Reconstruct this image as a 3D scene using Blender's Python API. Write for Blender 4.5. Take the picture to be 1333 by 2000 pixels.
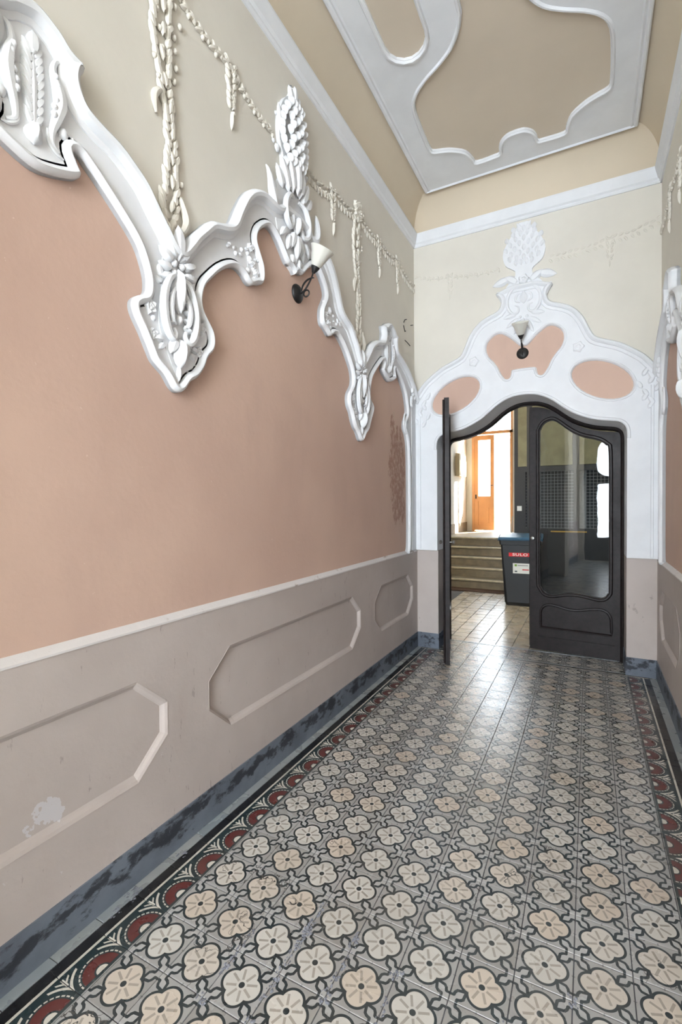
import bpy, bmesh, math, random
from mathutils import Matrix, Vector
random.seed(11)
for o in list(bpy.data.objects): bpy.data.objects.remove(o)
SC = bpy.context.scene
COL = SC.collection
R = math.radians

# ------------------------------------------------------------------ camera
CAM_H = 1.5272
cam = bpy.data.cameras.new('camera'); camo = bpy.data.objects.new('camera', cam); COL.objects.link(camo)
cam.sensor_fit = 'HORIZONTAL'; cam.sensor_width = 24.0; cam.lens = 24.0 * 925.6 / 1333.0
cam.clip_start = 0.05; cam.clip_end = 200
def cam_axes():
    yaw, pitch, roll = R(27.624), R(-0.98155), R(0.44903)
    m = Matrix.Rotation(yaw, 3, 'Z') @ Matrix.Rotation(pitch, 3, 'X') @ Matrix.Rotation(roll, 3, 'Y')
    return m
_m = cam_axes()
right, fwd, up = _m.col[0], _m.col[1], _m.col[2]
camo.matrix_world = Matrix(((right.x, up.x, -fwd.x, 0), (right.y, up.y, -fwd.y, 0), (right.z, up.z, -fwd.z, CAM_H), (0, 0, 0, 1)))
SC.camera = camo

# ------------------------------------------------------------------ daylight
W = bpy.data.worlds.new('sky'); SC.world = W; W.use_nodes = True
bg = W.node_tree.nodes['Background']
bg.inputs[0].default_value = (0.80, 0.90, 1.0, 1); bg.inputs[1].default_value = 26.0
def area(name, loc, rot, sx, sy, power, col, portal=False):
    l = bpy.data.lights.new(name, 'AREA'); l.shape = 'RECTANGLE'; l.size = sx; l.size_y = sy
    l.energy = power; l.color = col
    if portal: l.cycles.is_portal = True
    o = bpy.data.objects.new(name, l); COL.objects.link(o); o.location = loc; o.rotation_euler = rot
    return o
# sky light entering by the street entrance (behind the camera) and by the courtyard door
area('street_daylight', (-0.33, -3.52, 2.4), (R(91), 0, 0), 1.75, 3.6, 330, (0.93, 0.965, 1.0))
area('courtyard_portal', (-2.1, 12.12, 2.34), (R(-90), 0, 0), 0.95, 3.0, 1, (1, 1, 1), True)
sun = bpy.data.lights.new('sun', 'SUN'); sun.energy = 190; sun.angle = R(1.0); sun.color = (1.0, 0.93, 0.82)
suno = bpy.data.objects.new('sun', sun); COL.objects.link(suno)
suno.rotation_euler = Vector((-0.45, -0.62, -0.60)).to_track_quat('-Z', 'Y').to_euler()
suno.location = (0, 20, 12)
SC.view_settings.view_transform = 'Standard'; SC.view_settings.look = 'None'
SC.view_settings.gamma = 1.0; SC.view_settings.use_curve_mapping = False
SC.view_settings.exposure = -0.52

# ------------------------------------------------------------------ constants (metres)
T = 0.17                       # cement tile
XL, XR = -1.645, 0.545         # upper wall planes
DL, DR = -1.622, 0.522         # dado faces
YB = 4.85                      # back wall plane
YC = 2.495                     # axis of the frieze
XC = -0.55                     # axis of the hall
YF = -3.2                      # street wall
ZD = 1.035                     # dado height
ZC = 4.66                      # flat ceiling
GX, GY = -1.3173, 0.9905       # centre of tile column 0, row 0

# ------------------------------------------------------------------ node helpers
def lin(r, g, b):
    f = lambda c: ((c / 255 + 0.055) / 1.055) ** 2.4 if c / 255 > 0.04045 else c / 255 / 12.92
    return (f(r), f(g), f(b), 1)
class X:
    """a shader socket with arithmetic"""
    def __init__(s, nt, sock): s.nt, s.s = nt, sock
    def _op(s, op, *a):
        n = s.nt.nodes.new('ShaderNodeMath'); n.operation = op
        for i, v in enumerate((s,) + a):
            if isinstance(v, X): s.nt.links.new(v.s, n.inputs[i])
            else: n.inputs[i].default_value = v
        return X(s.nt, n.outputs[0])
    def __add__(s, o): return s._op('ADD', o)
    def __sub__(s, o): return s._op('SUBTRACT', o)
    def __mul__(s, o): return s._op('MULTIPLY', o)
    def __rsub__(s, o): return (s * -1.0) + o
    def __radd__(s, o): return s + o
    def __truediv__(s, o): return s._op('DIVIDE', o)
    def gt(s, o): return s._op('GREATER_THAN', o)
    def lt(s, o): return s._op('LESS_THAN', o)
    def abs(s): return s._op('ABSOLUTE')
    def sqrt(s): return s._op('SQRT')
    def mx(s, o): return s._op('MAXIMUM', o)
    def mn(s, o): return s._op('MINIMUM', o)
    def fract(s): return s._op('FRACT')
    def atan2(s, o): return s._op('ARCTAN2', o)
    def ramp(s, a, b):
        n = s.nt.nodes.new('ShaderNodeMapRange'); n.clamp = True; n.interpolation_type = 'SMOOTHSTEP'
        s.nt.links.new(s.s, n.inputs[0]); n.inputs[1].default_value = a; n.inputs[2].default_value = b
        n.inputs[3].default_value = 0; n.inputs[4].default_value = 1
        return X(s.nt, n.outputs[0])
class Mat:
    def __init__(s, name, rough=0.7, spec=0.5, metal=0.0):
        s.m = bpy.data.materials.new(name); s.m.use_nodes = True; s.nt = s.m.node_tree
        s.b = s.nt.nodes['Principled BSDF']; s.b.inputs['Roughness'].default_value = rough
        s.b.inputs['Specular IOR Level'].default_value = spec; s.b.inputs['Metallic'].default_value = metal
    def col(s, c):
        n = s.nt.nodes.new('ShaderNodeRGB'); n.outputs[0].default_value = c; return n.outputs[0]
    def mix(s, f, a, b, mode='MIX'):
        n = s.nt.nodes.new('ShaderNodeMix'); n.data_type = 'RGBA'; n.blend_type = mode
        for i, v in ((0, f), (6, a), (7, b)):
            if isinstance(v, X): s.nt.links.new(v.s, n.inputs[i])
            elif hasattr(v, 'is_output'): s.nt.links.new(v, n.inputs[i])
            else: n.inputs[i].default_value = v
        return n.outputs[2]
    def coord(s, kind='Object'):
        n = s.nt.nodes.new('ShaderNodeTexCoord'); return n.outputs[kind]
    def world(s):
        return s.nt.nodes.new('ShaderNodeNewGeometry').outputs['Position']
    def xyz(s, v):
        n = s.nt.nodes.new('ShaderNodeSeparateXYZ'); s.nt.links.new(v, n.inputs[0])
        return [X(s.nt, n.outputs[i]) for i in range(3)]
    def noise(s, scale, v=None, detail=4, rough=0.55, stretch=None):
        n = s.nt.nodes.new('ShaderNodeTexNoise'); n.inputs['Scale'].default_value = scale
        n.inputs['Detail'].default_value = detail; n.inputs['Roughness'].default_value = rough
        v = v or s.world()
        if stretch:
            m = s.nt.nodes.new('ShaderNodeMapping'); m.inputs['Scale'].default_value = stretch
            s.nt.links.new(v, m.inputs[0]); v = m.outputs[0]
        s.nt.links.new(v, n.inputs['Vector']); return X(s.nt, n.outputs['Fac'])
    def rnd(s):
        n = s.nt.nodes.new('ShaderNodeObjectInfo'); return X(s.nt, n.outputs['Random'])
    def curve(s, f, pts):
        n = s.nt.nodes.new('ShaderNodeFloatCurve'); c = n.mapping.curves[0]
        c.points[0].location = pts[0]; c.points[1].location = pts[-1]
        for p in pts[1:-1]: c.points.new(*p)
        for p in c.points: p.handle_type = 'VECTOR'
        n.mapping.update(); s.nt.links.new(f.s, n.inputs['Value']); return X(s.nt, n.outputs[0])
    def base(s, c):
        if hasattr(c, 'is_output'): s.nt.links.new(c, s.b.inputs['Base Color'])
        else: s.b.inputs['Base Color'].default_value = c
        return s
    def rough(s, x): s.nt.links.new(x.s, s.b.inputs['Roughness']); return s
    def bump(s, h, strength=0.2, dist=0.01):
        n = s.nt.nodes.new('ShaderNodeBump'); n.inputs['Strength'].default_value = strength
        n.inputs['Distance'].default_value = dist
        s.nt.links.new(h.s, n.inputs['Height']); s.nt.links.new(n.outputs[0], s.b.inputs['Normal']); return s
M = {}
def simple(name, c, rough=0.7, var=0.12, scale=3.0, bump=0.15, bscale=40.0, spec=0.4, metal=0.0):
    k = Mat(name, rough, spec, metal)
    n = k.noise(scale)
    d = tuple(v * (1 - var) for v in c[:3]) + (1,)
    l = tuple(min(1, v * (1 + var)) for v in c[:3]) + (1,)
    k.base(k.mix(n.ramp(0.3, 0.7), d, l))
    if bump: k.bump(k.noise(bscale, detail=3), bump, 0.004)
    M[name] = k.m; return k

simple('cream', lin(228, 223, 212), 0.85, 0.04, 1.6, 0.25, 25)
simple('cream_relief', lin(228, 223, 212), 0.85, 0.03, 6, 0.1, 60)
simple('cove', lin(220, 206, 184), 0.85, 0.03, 1.2, 0.1, 20)
simple('ceiling_field', lin(214, 200, 181), 0.85, 0.03, 1.5, 0.1, 20)
simple('stucco', lin(238, 240, 243), 0.65, 0.025, 5, 0.12, 50, 0.35)
simple('black_iron', lin(22, 22, 23), 0.45, 0.2, 30, 0.1, 200, 0.5)
simple('stone_step', lin(120, 110, 92), 0.55, 0.18, 6, 0.3, 40)
simple('highlit_nosing', lin(196, 184, 156), 0.45, 0.15, 10, 0.2, 60)  # pale colour paints in the bright highlights along the step edges
simple('brown_mat', lin(70, 50, 38), 0.95, 0.25, 40, 0.5, 200)
simple('bin_plastic', lin(13, 16, 20), 0.42, 0.08, 8, 0.05, 90)
simple('bin_lid', lin(40, 72, 98), 0.38, 0.06, 8, 0.05, 90)
simple('ledge_sunlight', lin(150, 120, 40), 0.45, 0.08, 8, 0.05, 90)
simple('rubber', lin(18, 18, 18), 0.8, 0.1, 30)
simple('sticker_red', lin(186, 30, 38), 0.5, 0.03, 8, 0)
simple('sticker_white', lin(225, 225, 220), 0.5, 0.03, 8, 0)
simple('sticker_green', lin(110, 150, 50), 0.5, 0.03, 8, 0)
simple('sticker_ink', lin(60, 70, 75), 0.5, 0.03, 8, 0)
simple('orange_wood', lin(198, 140, 88), 0.5, 0.07, 4, 0.1, 30)
simple('dark_panel', lin(22, 24, 28), 0.55, 0.2, 4, 0.2, 30)
simple('olive_panel', lin(104, 100, 74), 0.55, 0.15, 5, 0.2, 30)
simple('steel', lin(150, 150, 148), 0.35, 0.1, 30, 0.05, 100, 0.5, 0.9)
simple('mesh_wire', lin(120, 122, 124), 0.5, 0.1, 30, 0, 100)
simple('pale_stick', lin(170, 160, 145), 0.6, 0.1, 30, 0)
simple('grout', lin(82, 82, 86), 0.9, 0.25, 20, 0.4, 80)
simple('mortar', lin(128, 130, 138), 0.9, 0.3, 60, 0.8, 150)
simple('court', lin(205, 205, 200), 0.9, 0.08, 0.6, 0.1, 8)
simple('meter_box', lin(214, 196, 160), 0.5, 0.03, 5, 0)
simple('leaf_green', lin(95, 125, 60), 0.6, 0.3, 20, 0)

def m_terracotta():
    k = Mat('terracotta', 0.8, 0.35); p = k.world(); x, y, z = k.xyz(p)
    a = k.noise(0.9, p, 3); b = k.noise(3.0, p, 6, 0.6, (1, 1, 0.45))
    c = k.mix(a.ramp(0.3, 0.72), lin(202, 172, 156), lin(214, 184, 166))
    c = k.mix(b.ramp(0.45, 0.8) * 0.5, c, lin(192, 163, 149))
    # peeled, damp stain beside the doorway
    e = k.noise(3.2, p, 8, 0.72, (1, 1.6, 1)); ew = (e - 0.5)
    ax = (y - 4.34 + (z - 1.75) * 0.06).abs() / 0.25; az = (z - 1.78).abs() / 0.60
    s = (ax * ax + az * az + ew * 4.6).ramp(0.72, 0.60) * (y - 4.36).abs().lt(0.36) * x.lt(-0.55)
    c = k.mix(s * k.noise(20, p, 4).ramp(0.25, 0.6) * 0.85, c, lin(168, 130, 112))
    s2 = ((y - 4.25 + ew * 0.3).abs().lt(0.05)) * ((z + ew * 0.5).gt(2.16)) * ((z + ew * 0.5).lt(2.38)) * x.lt(-0.55) * k.noise(16, p, 4).gt(0.5)
    c = k.mix(s2, c, lin(205, 180, 160))
    # small pale nicks
    nk = k.noise(46, p, 2).gt(0.765)
    c = k.mix(nk * 0.5, c, lin(225, 205, 190))
    k.base(c); k.bump(k.noise(5, p, 6) + k.noise(40, p, 3) * 0.2, 0.22, 0.012); M['terracotta'] = k.m
m_terracotta()
def m_dado():
    k = Mat('dado', 0.6, 0.4); p = k.world(); x, y, z = k.xyz(p)
    a = k.noise(1.4, p, 4); c = k.mix(a.ramp(0.3, 0.7), lin(186, 175, 169), lin(198, 187, 181))
    g = k.noise(5, p, 6, 0.65, (1, 1, 0.5))
    c = k.mix(g.ramp(0.55, 0.8) * 0.35, c, lin(172, 156, 150))
    sc = k.noise(9, p, 6, 0.7, (1, 3.2, 0.8)).ramp(0.635, 0.69)
    c = k.mix(sc * 0.45, c, lin(122, 108, 102))
    pk = k.noise(13, p, 6, 0.7, (1, 1, 1.3)).gt(0.66) * k.noise(2.2, p, 2).gt(0.53) * z.lt(0.75)
    c = k.mix(pk * 0.8, c, lin(205, 200, 200))
    # flaked patch low down on the near panel
    ew = (k.noise(18, p, 5) - 0.5)
    fl = (((y - 0.95) / 0.07) * ((y - 0.95) / 0.07) + ((z - 0.475) / 0.05) * ((z - 0.475) / 0.05) + ew * 6.0).lt(0.55) * (y - 0.95).abs().lt(0.12) * (z - 0.475).abs().lt(0.09) * x.lt(-0.55)
    c = k.mix(fl * 0.8, c, lin(206, 203, 206))
    k.base(c); k.bump(k.noise(7, p, 6) + k.noise(60, p, 3) * 0.25, 0.25, 0.01); M['dado'] = k.m
m_dado()
def m_rail():
    k = Mat('rail_white', 0.65, 0.4); p = k.world()
    n = k.noise(14, p, 6, 0.7, (1, 0.6, 1))
    k.base(k.mix(n.ramp(0.58, 0.68), lin(226, 222, 220), lin(176, 160, 150))); k.bump(k.noise(30, p, 4), 0.4, 0.006)
    M['rail_white'] = k.m
m_rail()
def m_skirt():
    k = Mat('skirting', 0.5, 0.4); p = k.world(); x, y, z = k.xyz(p)
    a = k.noise(3, p, 5); c = k.mix(a.ramp(0.3, 0.7), lin(98, 105, 116), lin(122, 131, 143))
    sc = k.noise(9, p, 6, 0.65, (1.4, 1, 2.0)) + (0.07 - (z - 0.105).abs()) * 2.2
    c = k.mix(sc.ramp(0.56, 0.68) * 0.85, c, lin(38, 40, 46))
    k.base(c); k.bump(k.noise(30, p, 5), 0.3, 0.006); M['skirting'] = k.m
m_skirt()
def m_wood():
    k = Mat('dark_wood', 0.38, 0.3); p = k.coord()
    a = k.noise(4, p, 5, 0.6, (6, 6, 0.5)); c = k.mix(a.ramp(0.25, 0.75), lin(24, 18, 18), lin(40, 32, 32))
    w = k.noise(9, p, 6, 0.7).gt(0.73)
    c = k.mix(w * 0.2, c, lin(110, 95, 85))
    k.base(c); k.rough(k.noise(6, p, 4) * 0.3 + 0.32); k.bump(a, 0.12, 0.004); M['dark_wood'] = k.m
m_wood()
def m_pane(name, tint, ior):
    k = Mat(name); nt = k.nt; nt.nodes.remove(k.b)
    tr = nt.nodes.new('ShaderNodeBsdfTransparent'); tr.inputs[0].default_value = tint
    gl = nt.nodes.new('ShaderNodeBsdfGlossy'); gl.inputs['Roughness'].default_value = 0.015
    fr = nt.nodes.new('ShaderNodeFresnel'); fr.inputs[0].default_value = ior
    n = nt.nodes.new('ShaderNodeTexNoise'); n.inputs['Scale'].default_value = 9; n.inputs['Detail'].default_value = 1
    bp = nt.nodes.new('ShaderNodeBump'); bp.inputs['Strength'].default_value = 0.03; bp.inputs['Distance'].default_value = 0.004
    nt.links.new(k.world(), n.inputs['Vector']); nt.links.new(n.outputs['Fac'], bp.inputs['Height']); nt.links.new(bp.outputs[0], gl.inputs['Normal'])
    mx = nt.nodes.new('ShaderNodeMixShader'); nt.links.new(fr.outputs[0], mx.inputs[0]); nt.links.new(tr.outputs[0], mx.inputs[1]); nt.links.new(gl.outputs[0], mx.inputs[2])
    nt.links.new(mx.outputs[0], nt.nodes['Material Output'].inputs['Surface']); M[name] = k.m
def m_glass():
    m_pane('door_glass', (0.70, 0.75, 0.77, 1), 1.62); m_pane('far_glass', (0.92, 0.95, 0.96, 1), 1.3)
    k = Mat('milk_glass', 0.35, 0.5); k.b.inputs['Subsurface Weight'].default_value = 0.5
    k.b.inputs['Subsurface Radius'].default_value = (0.05, 0.05, 0.05); k.base(lin(224, 223, 214)); M['milk_glass'] = k.m
m_glass()

def tile_finish(k, c, p):
    w = k.world()
    dirt = k.noise(2.3, w, 5).ramp(0.35, 0.75)
    c = k.mix(dirt * 0.22, c, lin(120, 112, 100))
    spk = k.noise(38, w, 5, 0.7).ramp(0.62, 0.72)
    c = k.mix(spk * 0.22, c, lin(95, 92, 88))
    k.base(c)
    k.rough(k.noise(5, w, 5) * 0.16 + 0.20)
    k.bump(k.noise(9, w, 4) + k.noise(80, w, 3) * 0.25, 0.10, 0.006)
def m_flower():
    k = Mat('tile_flower', 0.35, 0.8); p = k.coord(); x, y, z = k.xyz(p)
    r1 = k.rnd()
    ax = (x / T).abs(); ay = (y / T).abs(); P = ax.mx(ay); Q = ax.mn(ay)
    r = (P * P + Q * Q).sqrt(); th = Q.atan2(P + 1e-5)
    d = ((P - 0.182) * (P - 0.182) + Q * Q).sqrt()
    out = d.lt(0.249); fill = d.lt(0.200)
    lo = k.curve(P, [(0, 0), (0.225, 0.205), (0.30, 0.212), (0.395, 0.230), (0.440, 0.285), (0.452, 0.330), (0.46, 0.338), (0.52, 0.338), (1, 0.338)])
    hi = k.curve(P, [(0, 0), (0.225, 0.24), (0.262, 0.262), (0.368, 0.280), (0.393, 0.315), (0.405, 0.372), (0.43, 0.386), (0.52, 0.386), (1, 0.386)])
    line = Q.gt(lo) * Q.lt(hi) * P.gt(0.2)
    dark = lin(26, 41, 46)
    grey = k.mix(r1, lin(164, 163, 160), lin(146, 143, 139))
    # lighter star around each corner, thin leaf line on each side
    star = Q.gt(hi) * P.gt(0.25)
    c = k.mix(star * 0.35, grey, lin(186, 186, 184))
    c = k.mix(Q.lt(0.012) * P.gt(0.47), c, lin(120, 120, 118))
    c = k.mix(line, c, dark)
    c = k.mix(out, c, dark)
    tint = (r1 * 7.31).fract()
    pet = k.mix(tint.ramp(0.45, 1.0), lin(196, 192, 184), lin(198, 184, 168))
    vein = ((th - 0.40).abs() * r).lt(0.024) * r.gt(0.10) * r.lt(0.30)
    pet = k.mix(vein * 0.75, pet, lin(140, 131, 120))
    edge = d.gt(0.185)
    pet = k.mix(edge * 0.3, pet, lin(180, 172, 160))
    c = k.mix(fill, c, pet)
    c = k.mix(r.lt(0.058), c, dark)
    # a few tiles are cracked
    wv = k.noise(4.5, k.world(), 4)
    crk = ((wv - 0.5).abs().lt(0.0028)) * (r1 * 3.77).fract().gt(0.82)
    c = k.mix(crk, c, lin(70, 68, 66))
    tile_finish(k, c, p); M['tile_flower'] = k.m
m_flower()
def m_border():
    k = Mat('tile_border', 0.35, 0.8); p = k.coord(); x, y, z = k.xyz(p)
    e = x / T + 0.5; t = (y / T).abs()
    ec = e - 0.085; r = (ec * ec + t * t).sqrt(); th = t.atan2(ec)
    dark = lin(30, 48, 52); cream = lin(206, 200, 188)
    c = k.mix(e.lt(0.02), dark, lin(150, 150, 146))
    up_ = e.gt(0.085)
    c = k.mix(r.gt(0.15) * r.lt(0.355) * up_, c, lin(92, 34, 33))
    c = k.mix(r.lt(0.115) * up_, c, cream)
    dash = (th * 4.2 + 0.3).fract().gt(0.32)
    c = k.mix(r.gt(0.385) * r.lt(0.415) * dash * e.gt(0.05), c, cream)
    sp = r.gt(0.505) * r.lt(0.555) * t.gt(0.22) * e.gt(0.2)
    sp2 = r.gt(0.60) * r.lt(0.635) * t.gt(0.37) * e.lt(0.62)
    sp3 = t.gt(0.472) * e.gt(0.40) * e.lt(0.60)
    c = k.mix(sp.mx(sp2).mx(sp3), c, cream)
    c = k.mix(e.gt(0.635), c, dark)
    c = k.mix(e.gt(0.675) * e.lt(0.735), c, cream)
    c = k.mix(e.gt(0.735), c, lin(22, 23, 26))
    tile_finish(k, c, p); M['tile_border'] = k.m
m_border()
def m_plain_tile(name, c1, c2):
    k = Mat(name, 0.4, 0.8); p = k.coord(); c = k.mix(k.rnd(), c1, c2); tile_finish(k, c, p); M[name] = k.m
m_plain_tile('tile_grey', lin(140, 148, 152), lin(158, 160, 158))
m_plain_tile('tile_black', lin(24, 25, 28), lin(34, 34, 36))
m_plain_tile('tile_cream', lin(190, 184, 172), lin(205, 198, 186))
m_plain_tile('tile_worn', lin(186, 172, 146), lin(160, 148, 128))

# ------------------------------------------------------------------ mesh helpers
def link(name, data, mat=None, parent=None):
    o = bpy.data.objects.new(name, data); COL.objects.link(o)
    if mat is not None and data is not None and len(data.materials) == 0: data.materials.append(M[mat])
    if parent is not None: o.parent = parent
    return o
def tag(o, label, cat, group=None, kind=None):
    o['label'] = label; o['category'] = cat
    if group: o['group'] = group
    if kind: o['kind'] = kind
    return o
def emp(name, label, cat, loc=(0, 0, 0), mat=None, group=None, kind=None):
    o = bpy.data.objects.new(name, None); COL.objects.link(o); o.empty_display_size = 0.1
    if mat is not None: o.matrix_world = mat
    else: o.location = loc
    return tag(o, label, cat, group, kind)
def mesh(name, v, f, smooth=False, recalc=False):
    m = bpy.data.meshes.new(name); m.from_pydata([tuple(p) for p in v], [], f); m.update()
    if recalc:
        b = bmesh.new(); b.from_mesh(m); bmesh.ops.recalc_face_normals(b, faces=b.faces); b.to_mesh(m); b.free()
    if smooth:
        for p in m.polygons: p.use_smooth = True
        m.set_sharp_from_angle(angle=R(42))
    return m
class MB:
    """collects simple solids into one mesh"""
    def __init__(s): s.v, s.f = [], []
    def add(s, v, f):
        o = len(s.v); s.v += [tuple(p) for p in v]; s.f += [tuple(i + o for i in q) for q in f]; return s
    def box(s, x0, x1, y0, y1, z0, z1):
        v = [(x, y, z) for z in (z0, z1) for y in (y0, y1) for x in (x0, x1)]
        return s.add(v, [(0, 2, 3, 1), (4, 5, 7, 6), (0, 1, 5, 4), (2, 6, 7, 3), (0, 4, 6, 2), (1, 3, 7, 5)])
    def tube(s, pts, rad, n=8, cap=True):
        pts = [Vector(p) for p in pts]; rs = rad if isinstance(rad, (list, tuple)) else [rad] * len(pts)
        v, f = [], []; ref = None
        for i, p in enumerate(pts):
            t = (pts[min(i + 1, len(pts) - 1)] - pts[max(i - 1, 0)]).normalized()
            if ref is None: ref = t.orthogonal().normalized()
            ref = (ref - t * ref.dot(t)).normalized(); b = t.cross(ref)
            for k in range(n):
                a = 2 * math.pi * k / n; v.append(p + (ref * math.cos(a) + b * math.sin(a)) * rs[i])
        for i in range(len(pts) - 1):
            for k in range(n):
                f.append((i * n + k, i * n + (k + 1) % n, (i + 1) * n + (k + 1) % n, (i + 1) * n + k))
        if cap: f.append(tuple(range(n))[::-1]); f.append(tuple(range((len(pts) - 1) * n, len(pts) * n)))
        return s.add(v, f)
    def lathe(s, prof, n=20, axis=None):
        v, f = [], []
        for (r, h) in prof:
            for k in range(n):
                a = 2 * math.pi * k / n; v.append(Vector((r * math.cos(a), r * math.sin(a), h)))
        for i in range(len(prof) - 1):
            for k in range(n):
                f.append((i * n + k, i * n + (k + 1) % n, (i + 1) * n + (k + 1) % n, (i + 1) * n + k))
        if prof[0][0] > 1e-5: f.append(tuple(range(n))[::-1])
        if prof[-1][0] > 1e-5: f.append(tuple(range((len(prof) - 1) * n, len(prof) * n)))
        if axis is not None: v = [axis @ p for p in v]
        return s.add(v, f)
    def build(s, name, mat, parent=None, smooth=False, recalc=False):
        return link(name, mesh(name, s.v, s.f, smooth, recalc), mat, parent)
def box(name, mat, x0, x1, y0, y1, z0, z1, parent=None):
    return MB().box(x0, x1, y0, y1, z0, z1).build(name, mat, parent)
def smooth(pts, k=4, closed=False):
    n = len(pts); out = []
    g = (lambda i: pts[i % n]) if closed else (lambda i: pts[max(0, min(n - 1, i))])
    for i in range(n if closed else n - 1):
        a, b, c, d = g(i - 1), g(i), g(i + 1), g(i + 2)
        for j in range(k):
            t = j / k
            out.append(tuple(0.5 * (2 * b[q] + (c[q] - a[q]) * t + (2 * a[q] - 5 * b[q] + 4 * c[q] - d[q]) * t * t + (3 * b[q] - a[q] - 3 * c[q] + d[q]) * t ** 3) for q in range(len(b))))
    if not closed: out.append(tuple(pts[-1]))
    return out
def mirror(half):
    """half path from the axis (x = 0) outward -> full path left to right"""
    l = [(-p[0], p[1]) for p in reversed(half)]
    return l + [p for p in half if p[0] > 1e-6] if abs(half[0][0]) < 1e-6 else l + list(half)
def plate(name, outer, holes, d0, d1, mat, parent=None, edge_mat=None, bevel=0.0):
    """flat plate with holes; local x,y in the plane, z = thickness"""
    bm = bmesh.new(); edges = []
    for loop in [outer] + list(holes):
        vs = [bm.verts.new((p[0], p[1], d1)) for p in loop]
        edges += [bm.edges.new((vs[i], vs[(i + 1) % len(vs)])) for i in range(len(vs))]
    bmesh.ops.triangle_fill(bm, use_beauty=True, use_dissolve=False, edges=edges)
    bmesh.ops.recalc_face_normals(bm, faces=bm.faces)
    if bm.faces and sum(f.normal.z * f.calc_area() for f in bm.faces) < 0: bmesh.ops.reverse_faces(bm, faces=bm.faces[:])
    top = bm.faces[:]
    bnd = [e for e in bm.edges if len(e.link_faces) == 1]
    if abs(d1 - d0) > 1e-6:
        r = bmesh.ops.extrude_edge_only(bm, edges=bnd)
        nv = [g for g in r['geom'] if isinstance(g, bmesh.types.BMVert)]
        for v in nv: v.co.z = d0
        bmesh.ops.recalc_face_normals(bm, faces=bm.faces)
        if sum(f.normal.z * f.calc_area() for f in top) < 0: bmesh.ops.reverse_faces(bm, faces=bm.faces[:])
    m = bpy.data.meshes.new(name); 
    tops = set(f.index for f in top)
    bm.faces.index_update()
    if edge_mat:
        ts = set(top)
        for f in bm.faces: f.material_index = 0 if f in ts else 1
    bm.to_mesh(m); bm.free()
    o = link(name, m, mat, parent)
    if edge_mat: m.materials.append(M[edge_mat])
    return o
def sweep(name, path, prof, mat, parent=None, closed=False, sm=True, mb=None):
    """moulding: profile of (offset to the left of the path, height) run along a flat path"""
    n = len(path); v, f = [], []; k = len(prof)
    for i, p in enumerate(path):
        a = path[(i - 1) % n] if closed or i > 0 else path[i]; b = path[(i + 1) % n] if closed or i < n - 1 else path[i]
        t = Vector((b[0] - a[0], b[1] - a[1])); t.normalize(); nx, ny = -t.y, t.x
        for o, h in prof: v.append((p[0] + nx * o, p[1] + ny * o, h))
    for i in range(n if closed else n - 1):
        j = (i + 1) % n
        for q in range(k - 1): f.append((i * k + q, i * k + q + 1, j * k + q + 1, j * k + q))
    if not closed: f.append(tuple(range(k))[::-1]); f.append(tuple(range((n - 1) * k, n * k)))
    if mb is not None: mb.add(v, f); return None
    return link(name, mesh(name, v, f, sm, True), mat, parent)

# ---- unit relief pieces, shared by every ornament
def unit_leaf(rib=0.22, tip=0.8):
    nu, nv = 7, 4; v, f = [], []
    for i in range(nu):
        u = i / (nu - 1); w = math.sin(math.pi * min(1, u ** tip)) ** 0.8 * 0.5 + (0.02 if 0 < i < nu - 1 else 0.0)
        for j in range(nv + 1):
            t = j / nv * 2 - 1; h = (1 - abs(t) ** 2.2) * (0.35 + 0.65 * math.sin(math.pi * (0.15 + 0.8 * u)))
            if j == nv // 2: h *= 1 - rib
            v.append((u, t * w, h if 0 < i < nu - 1 else 0.12))
    for i in range(nu - 1):
        for j in range(nv):
            a = i * (nv + 1) + j; f.append((a, a + nv + 1, a + nv + 2, a + 1))
    return mesh('leaf', v, f, True)
def unit_bead(n=8, m=3, lob=0.0, q=0):
    v, f = [(0, 0, 1)], []
    for i in range(1, m + 1):
        ph = i / m * math.pi / 2
        for k in range(n):
            a = 2 * math.pi * k / n; r = math.sin(ph) * (1 + lob * math.cos(q * a)); v.append((r * math.cos(a), r * math.sin(a), math.cos(ph)))
    for k in range(n): f.append((0, 1 + k, 1 + (k + 1) % n))
    for i in range(m - 1):
        for k in range(n):
            a = 1 + i * n + k; b = 1 + i * n + (k + 1) % n; f.append((a, a + n, b + n, b))
    return mesh('bead', v, f, True)
def unit_rosette():
    n, m = 20, 4; v, f = [(0, 0, 0.75)], []
    for i in range(1, m + 1):
        t = i / m
        for k in range(n):
            a = 2 * math.pi * k / n; lob = 1 + 0.16 * math.cos(5 * a) * t; h = [0.9, 0.62, 0.85, 0.0][i - 1]
            h *= 1 + (0.18 * math.cos(5 * a) if i in (2, 3) else 0); v.append((t * lob * math.cos(a), t * lob * math.sin(a), h))
    for k in range(n): f.append((0, 1 + k, 1 + (k + 1) % n))
    for i in range(m - 1):
        for k in range(n):
            a = 1 + i * n + k; b = 1 + i * n + (k + 1) % n; f.append((a, a + n, b + n, b))
    return mesh('rosette', v, f, True)
UNIT = {}
def unit(kind, mat):
    key = (kind, mat)
    if key not in UNIT:
        m = {'leaf': unit_leaf, 'bead': unit_bead, 'rosette': unit_rosette, 'tongue': lambda: unit_leaf(-0.05, 1.25)}[kind]()
        m.materials.append(M[mat]); UNIT[key] = m
    return UNIT[key]
def piece(kind, mat, parent, a, z, d, ang, l, w, h, name=None):
    o = link(name or kind, unit(kind, mat), None, parent)
    o.location = (a, z, d); o.rotation_euler = (0, 0, R(ang)); o.scale = (l, w, h); return o
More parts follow.
